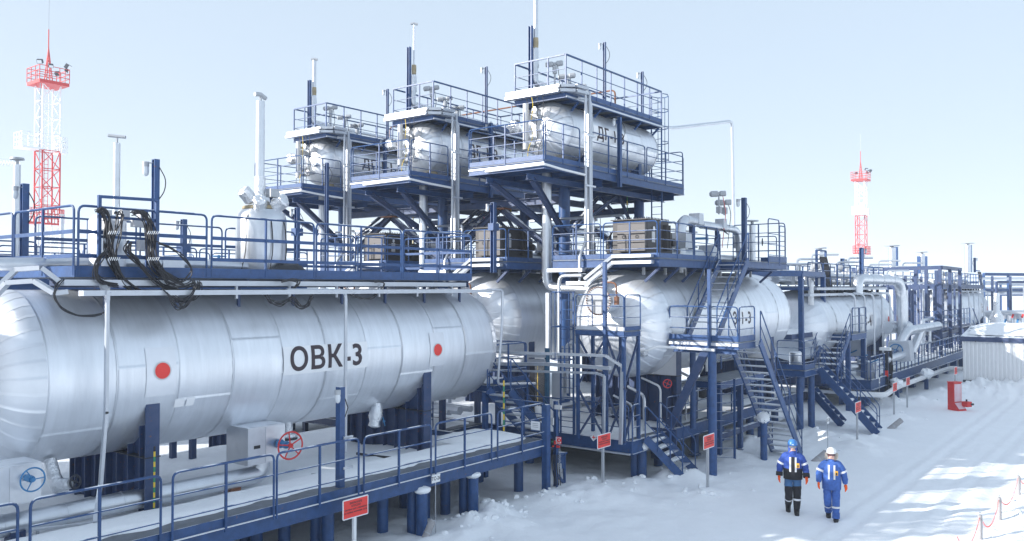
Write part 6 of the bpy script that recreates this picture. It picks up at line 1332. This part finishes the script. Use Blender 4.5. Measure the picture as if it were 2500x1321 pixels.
t = thing('silver_canister', P(1942, 890, u=35.5), 'small silver canister on the landing of far stairs', 'canister'); q = P(1942, 878, u=35.6); MB().lathe([(.24, -.45), (.26, -.4), (.26, .3), (.2, .36)], q, (0, 0, 1), 14).build('body', ALUP, t, True)
t = thing('twin_posts', P(2165, 985, z=0), 'pair of dark instrument posts at the corner of far deck', 'post'); a, b_ = P(2165, 982, z=0), P(2175, 978, z=0)
for q in (a, b_): MB().bar(q, q + V(0, 0, 2.7), .16, .16).build('post', DARK, t)
MB().box(a.x - .15, a.y - .2, 2.6, a.x + .2, a.y + .3, 2.75).build('hood', WHITE, t); MB().box(a.x - .12, a.y - .1, 1.3, a.x - .09, a.y + .1, 1.6).build('red_label', SIGNRED, t); MB().box(b_.x - .14, b_.y - .15, 1.5, b_.x - .09, b_.y + .1, 1.85).build('control_box', BLACK, t)
# under the decks: dark pipes and piles in the shade
t = thing('under_deck_pipes', (27, 16, .5), 'dim pipes and fittings in the shade below the middle tanks', 'pipe')
for k, (y, z_) in enumerate(((14.2, 1.75), (15.3, 1.9), (16.2, 1.7))): MB().tube([(23.5, y, z_), (35, y, z_)], .14, 8).build('pipe', ALUP, t, True)
for k in range(8): x = 24 + 1.4 * k; MB().lathe([(.05, 0), (.16, .05), (.16, .3), (.08, .4), (.08, .7)], (x, 13.4 + .3 * (k % 3), 1.6), (0, 0, 1), 8).build('fitting', GREY if k % 2 else DARK, t, True)
handwheel(t, (24.1, 12.35, 2.75), (-1, -.6, 0), .13, RED, 4, .014)
for k, (px, py) in enumerate(((1550, 935), (1580, 960))): pass
# ================================================================ the two walkers
JB = mat('royal_blue_cloth', (.035, .085, .36), .85, 0, .25, .35, 18, vscale=14)
JB2 = mat('blue_cloth', (.05, .13, .42), .85, 0, .22, .35, 18, vscale=14)
JK = mat('black_cloth', (.02, .02, .026), .9, 0, .3, .35, 18)
TRS = mat('faded_blue_cloth', (.05, .14, .30), .85, 0, .2, .3, 18)
REFL = mat('reflective_tape', (.72, .73, .76), .45, 0, .03)
GLOVE = mat('orange_glove', (1.0, .12, .01), .7, 0, .08)
SKIN = mat('skin', (.74, .46, .38), .55, 0, .08)
BOOT = mat('black_boot', (.02, .02, .022), .6, 0, .3)
HELB = mat('blue_helmet', (.05, .20, .52), .35)
FURM = mat('pale_fur', (.60, .55, .50), .95, 0, .15, .8, 40)
def skinned(verts, edges, radii, root=0, sub=2):
    me = bpy.data.meshes.new('skin_base'); me.from_pydata([tuple(v) for v in verts], edges, [])
    ob = bpy.data.objects.new('skin_base', me); COL.objects.link(ob); ob.modifiers.new('skin', 'SKIN'); sm = ob.modifiers.new('sub', 'SUBSURF'); sm.levels = sub
    if not me.skin_vertices:
        bpy.context.view_layer.objects.active = ob; bpy.ops.mesh.customdata_skin_add()
    for i, r in enumerate(radii):
        d = me.skin_vertices[0].data[i]; d.radius = r if isinstance(r, tuple) else (r, r); d.use_root = i == root
    dg = bpy.context.evaluated_depsgraph_get(); dg.update(); out = bpy.data.meshes.new_from_object(ob.evaluated_get(dg)); bpy.data.objects.remove(ob); bpy.data.meshes.remove(me)
    return out
def person(foot, face, label, kind, legs, arms, scale=1.):
    """foot: ground point; face: heading; legs/arms: joint offsets (left, forward, up)"""
    t = thing('person', foot, label, 'person', 'workers walking in the yard'); F = Vector(face).normalized(); Lf = V(-F.y, F.x, 0); foot = Vector(foot); A = kind == 'A'
    W = lambda l, f, z: foot + (Lf * l + F * f) * scale + V(0, 0, z * scale)
    J = {}; vs_ = []; rs = []; es = []
    def add(n, l, f, z, r, par=None):
        J[n] = len(vs_); vs_.append(V(l, f, z)); rs.append(r)
        if par: es.append((J[par], J[n]))
    add('pelvis', 0, 0, .98, (.19, .16)); add('waist', 0, .0, 1.14, (.2, .165), 'pelvis'); add('chest', 0, .0, 1.34, (.215, .17), 'waist'); add('yoke', 0, -.01, 1.47, (.17, .13), 'chest'); add('neck', 0, 0, 1.56, .075, 'yoke'); add('jaw', 0, .025, 1.63, .075, 'neck'); add('face', 0, .02, 1.71, .09, 'jaw'); add('crown', 0, .0, 1.79, .075, 'face')
    for s, n in ((1, 'L'), (-1, 'R')):
        k, a = legs[n]; e, w_ = arms[n]
        add('hip' + n, .1 * s, 0, .9, .125, 'pelvis'); add('th' + n, .105 * s, k[1] * .5, .72, .118, 'hip' + n); add('knee' + n, *k, .105, 'th' + n); m = (V(*k) + V(*a)) / 2; add('shin' + n, m.x, m.y - .01, m.z, .1, 'knee' + n); add('ankle' + n, *a, .08, 'shin' + n)
        add('sh' + n, .2 * s, -.01, 1.46, .108, 'yoke'); m = (V(.22 * s, 0, 1.44) + V(*e)) / 2; add('ua' + n, m.x, m.y, m.z, .102, 'sh' + n); add('el' + n, *e, .092, 'ua' + n); m = (V(*e) + V(*w_)) / 2; add('fa' + n, m.x, m.y, m.z, .084, 'el' + n); add('wr' + n, *w_, .062, 'fa' + n)
    me = skinned(vs_, es, rs)
    ms = [JB if A else JB2, JK if A else JB2, TRS if A else JB2, JK if A else JB2, SKIN, REFL, BOOT]
    for m in ms: me.materials.append(m)
    for p in me.polygons:
        c = p.center; sl = abs(c.x) > .235 and c.z > .85
        if sl: i = 0
        elif c.z > 1.575: i = 4 if c.z < 1.78 and c.y > -.01 else 0
        elif c.z > 1.26: i = 0
        elif c.z > .93: i = 1
        elif c.z > .72 or (c.y < .02 and c.z > .5): i = 2
        else: i = 3
        p.material_index = i; p.use_smooth = True
    for v in me.vertices:
        c = v.co; k = 0 if c.z > 1.55 else .011
        n3 = NZ.noise((c.x * 11 + (3 if A else 0), c.y * 11, c.z * 17)) + .5 * NZ.noise((c.x * 25, c.y * 25, c.z * 30))
        v.co = W(c.x * (1 + k * n3 * 4), c.y * (1 + k * n3 * 5), c.z + k * .6 * n3) - foot
    me.name = 'body'; bo = bpy.data.objects.new('body', me); COL.objects.link(bo); bo.parent = t; ORG[bo.name] = foot
    def ring(name, c, d, r, wd, m, ry=None, parent=t):
        c = V(*c); d = V(*d).normalized(); b = MB(); e1 = d.orthogonal().normalized(); e2 = d.cross(e1); n = 14; vv = []
        for k in range(2):
            for j in range(n): a = 2 * math.pi * j / n; q = c + d * (wd * (k - .5)) + e1 * (r * math.cos(a)) + e2 * ((ry or r) * math.sin(a)); vv.append(W(*q))
        b.add(vv, [(j, (j + 1) % n, n + (j + 1) % n, n + j) for j in range(n)]); return b.build(name, m, parent, True)
    # jacket skirt flaring over the trousers, padded folds
    b = MB(); n = 20; vv = []
    prof = [(1.50, .19, .125), (1.40, .232, .172), (1.28, .235, .185), (1.17, .228, .18), (1.0, .232, .182), (.90 if A else .82, .235, .185), (.89 if A else .81, .215, .165)]
    q = random.Random(3 if A else 4)
    for z, rx, ry in prof:
        for j in range(n): a = 2 * math.pi * j / n; f = 1 + q.uniform(-.045, .045); vv.append(W(rx * math.cos(a) * f, ry * math.sin(a) * f, z + q.uniform(-.006, .006)))
    b.add(vv, [(i * n + j, i * n + (j + 1) % n, (i + 1) * n + (j + 1) % n, (i + 1) * n + j) for i in range(len(prof) - 1) for j in range(n)])
    jk = b.build('jacket', [JB if A else JB2, JK if A else JB2], t, 'all')
    for k, p in enumerate(jk.data.polygons): p.material_index = 1 if k >= n * 3 and A else 0
    for s in (-1, 1):
        MB().add([W(x * s, .19 + dy, z) for x, dy, z in ((.045, -.0, 1.47), (.09, -.012, 1.47), (.09, .003, 1.1), (.045, .008, 1.1))], [(0, 1, 2, 3)]).build('reflective_strip', REFL, jk)
    MB().add([W(x, .194 + dy, z) for x, dy, z in ((-.04, 0, 1.48), (.04, 0, 1.48), (.04, .004, 1.0), (-.04, .004, 1.0))], [(0, 1, 2, 3)]).build('zip_flap', JK if A else JB2, jk)
    ra = MB()
    for k in range(1): ra.add([W(.12 + x, .2 + y, 1.27 + z) for x in (-.035, .035) for y in (-.02, .02) for z in (-.055, .055)], [(0, 1, 3, 2), (4, 6, 7, 5), (0, 4, 5, 1), (2, 3, 7, 6), (0, 2, 6, 4), (1, 5, 7, 3)])
    rb = ra.build('radio', mat('radio_yellow' + kind, (.85, .42, .03), .5), t); MB().add([W(.12 + x, .222, 1.26 + z) for x, z in ((-.018, -.035), (.018, -.035), (.018, .03), (-.018, .03))], [(0, 1, 2, 3)]).build('radio_screen', BLACK, rb)
    for s, n in ((1, 'L'), (-1, 'R')):
        k, a = legs[n]; e, w_ = arms[n]; sh = V(.2 * s, -.01, 1.46)
        ring('arm_band', sh.lerp(V(*e), .62), V(*e) - sh, .112, .055, REFL)
        if A: ring('cuff', V(*e).lerp(V(*w_), .8), V(*w_) - V(*e), .086, .1, JK)
        ring('knee_band', V(*k).lerp(V(*a), .3), V(*a) - V(*k), .104 if A else .106, .05, REFL)
        if not A: ring('trouser_hem', V(*k).lerp(V(*a), .85), V(*a) - V(*k), .096, .14, JB2)
        # boot
        a_ = V(*a); tilt = -.55 if a_.z > .14 else -.05; fd = V(0, math.cos(tilt), math.sin(tilt)); b = MB(); ht = a_ + V(0, 0, -.02)
        sk = skinned([W(*(a_ + V(0, -.01, .2 if A else .08))) - foot, W(*(a_ + V(0, -.015, .02))) - foot, W(*(ht + V(0, -.03, -.05))) - foot, W(*(ht + fd * .11 + V(0, 0, -.05))) - foot, W(*(ht + fd * .23 + V(0, 0, -.05))) - foot], [(0, 1), (1, 2), (2, 3), (3, 4)], [.092, .08, .07, .066, .06], 0, 1)
        sk.materials.append(BOOT); sk.name = 'boot'; o = bpy.data.objects.new('boot', sk); COL.objects.link(o); o.parent = t; ORG[o.name] = foot
        for p in sk.polygons: p.use_smooth = True
        # glove: palm, four fingers, thumb
        dv_ = (V(*w_) - V(*e)).normalized(); inn = V(-s, .15, 0).normalized(); fw_ = V(0, 1, 0); hv = [V(*w_) - dv_ * .03, V(*w_) + dv_ * .05, V(*w_) + dv_ * .1]; hr = [.045, (.03, .045), (.028, .048)]; he = [(0, 1), (1, 2)]
        for fi, (off, ln) in enumerate(((.034, .07), (.012, .08), (-.012, .075), (-.034, .06))):
            base = hv[2] + fw_ * off; i0 = len(hv); hv += [base + dv_ * ln * .5 + inn * .012, base + dv_ * ln + inn * .04]; hr += [.0135, .011]; he += [(2, i0), (i0, i0 + 1)]
        i0 = len(hv); hv += [hv[1] + fw_ * .055 + inn * .01 + dv_ * .01, hv[1] + fw_ * .07 + inn * .03 + dv_ * .06]; hr += [.016, .013]; he += [(1, i0), (i0, i0 + 1)]
        hm = skinned([W(*q_) - foot for q_ in hv], he, hr, 1, 1); hm.materials.append(GLOVE); hm.name = 'glove'
        for p in hm.polygons: p.use_smooth = True
        o = bpy.data.objects.new('glove', hm); COL.objects.link(o); o.parent = t; ORG[o.name] = foot
    # helmet, hood, goggles, face
    hc = V(0, -.005, 1.772); b = MB(); n = 20; vv = []; pr = [(.135, -.012, .02), (.128, .0, 0), (.126, .03, 0), (.115, .07, 0), (.085, .105, 0), (.04, .125, 0), (.004, .13, 0)]
    for r, h, br in pr:
        for j in range(n):
            a = 2 * math.pi * j / n; ff = max(0, math.sin(a)); vv.append(W(r * math.cos(a) * .93, hc.y + r * math.sin(a) * 1.08 + (.045 * ff ** 3 if br else 0), hc.z + h))
    b.add(vv, [(i * n + j, i * n + (j + 1) % n, (i + 1) * n + (j + 1) % n, (i + 1) * n + j) for i in range(len(pr) - 1) for j in range(n)]); he_ = b.build('helmet', HELB if A else WHITE, t, 'all')
    MB().add([W(x, .142, z) for x, z in ((-.025, 1.775), (.025, 1.775), (.02, 1.79), (-.02, 1.79))], [(0, 1, 2, 3)]).build('badge', PAPER, he_)
    go = MB(); vv = []
    for j in range(9):
        a = rad(25 + 130 * j / 8)
        for z in (1.692, 1.738): vv.append(W(.098 * math.cos(a), .02 + .1 * math.sin(a), z))
    go.add(vv, [(2 * j, 2 * j + 1, 2 * j + 3, 2 * j + 2) for j in range(8)]); go.build('goggles', mat('goggle_lens' + kind, (.30, .32, .38) if A else (.12, .06, .08), .15), t, True)
    MB().blob(W(0, .118, 1.675), .016, .018, .026, 8, .05).build('nose', SKIN, t, True)
    MB().add([W(x, .103, z) for x, z in ((-.026, 1.636), (.026, 1.636), (.022, 1.644), (-.022, 1.644))], [(0, 1, 2, 3)]).build('mouth', mat('lips' + kind, (.35, .12, .1), .6), t)
    if A:
        b = MB(); vv = []; n = 14; pr = [(1.5, .12, .12), (1.56, .115, .115), (1.63, .108, .105), (1.7, .112, .11), (1.77, .105, .105)]
        for z, rx, ry in pr:
            for j in range(n): a = rad(118 + 304 * j / (n - 1)); vv.append(W(rx * math.cos(a), ry * math.sin(a) - .005, z))
        b.add(vv, [(i * n + j, i * n + j + 1, (i + 1) * n + j + 1, (i + 1) * n + j) for i in range(len(pr) - 1) for j in range(n - 1)]); b.build('hood', JB, t, True)
        ring('collar', (0, .005, 1.555), (0, -.15, 1), .1, .08, JB)
    else:
        fu = MB(); q = random.Random(9)
        for k in range(150):
            a = rad(q.uniform(-210, 30)); r = q.uniform(.1, .155); fu.blob(W(r * math.cos(a), q.uniform(-.06, .05), 1.655 + r * .85 * math.sin(a) + .02), .02, .02, .022, 5, .4, seed=k)
        fu.build('fur_trim', FURM, t, True); ring('collar', (0, .0, 1.55), (0, -.1, 1), .1, .08, JB2)
    return t
dc = V(-.95, -.31, 0)
qa, qb = P(1936, 1254, z=0), P(2031, 1268, z=0)
person((qa.x, qa.y, ground_z(qa.x, qa.y) - .015), (-.93, -.36, 0), 'person in blue helmet, blue and black jacket with orange gloves, walking', 'A',
       {'L': ((.1, .07, .52), (.09, .06, .1)), 'R': ((-.1, .12, .5), (-.11, -.2, .16))}, {'L': ((.31, -.03, 1.19), (.33, .09, .96)), 'R': ((-.31, -.06, 1.19), (-.33, -.0, .95))}, 1.0)
person((qb.x, qb.y, ground_z(qb.x, qb.y) - .015), (-.95, -.30, 0), 'person in white helmet, fur hood and all blue suit with orange gloves, walking', 'B',
       {'L': ((.1, .1, .5), (.1, .1, .1)), 'R': ((-.1, .1, .5), (-.08, -.24, .19))}, {'L': ((.31, -.05, 1.18), (.34, -.02, .94)), 'R': ((-.31, .02, 1.19), (-.32, .18, .99))}, .955)
# ================================================================ thin frosty air
hz = MB().box(-4100, -4600, -1.2, 6700, 6800, 42).build('haze', bpy.data.materials.new('frosty_air'))
hm_ = hz.data.materials[0]; hm_.use_nodes = True; n_ = hm_.node_tree; n_.nodes.clear()
pv = n_.nodes.new('ShaderNodeVolumePrincipled'); pv.inputs['Color'].default_value = (.86, .93, 1, 1); pv.inputs['Density'].default_value = HAZE; pv.inputs['Anisotropy'].default_value = .2
om = n_.nodes.new('ShaderNodeOutputMaterial'); n_.links.new(pv.outputs[0], om.inputs['Volume'])
tag(hz, 'thin pale frosty haze filling the air over the yard', kind='stuff')
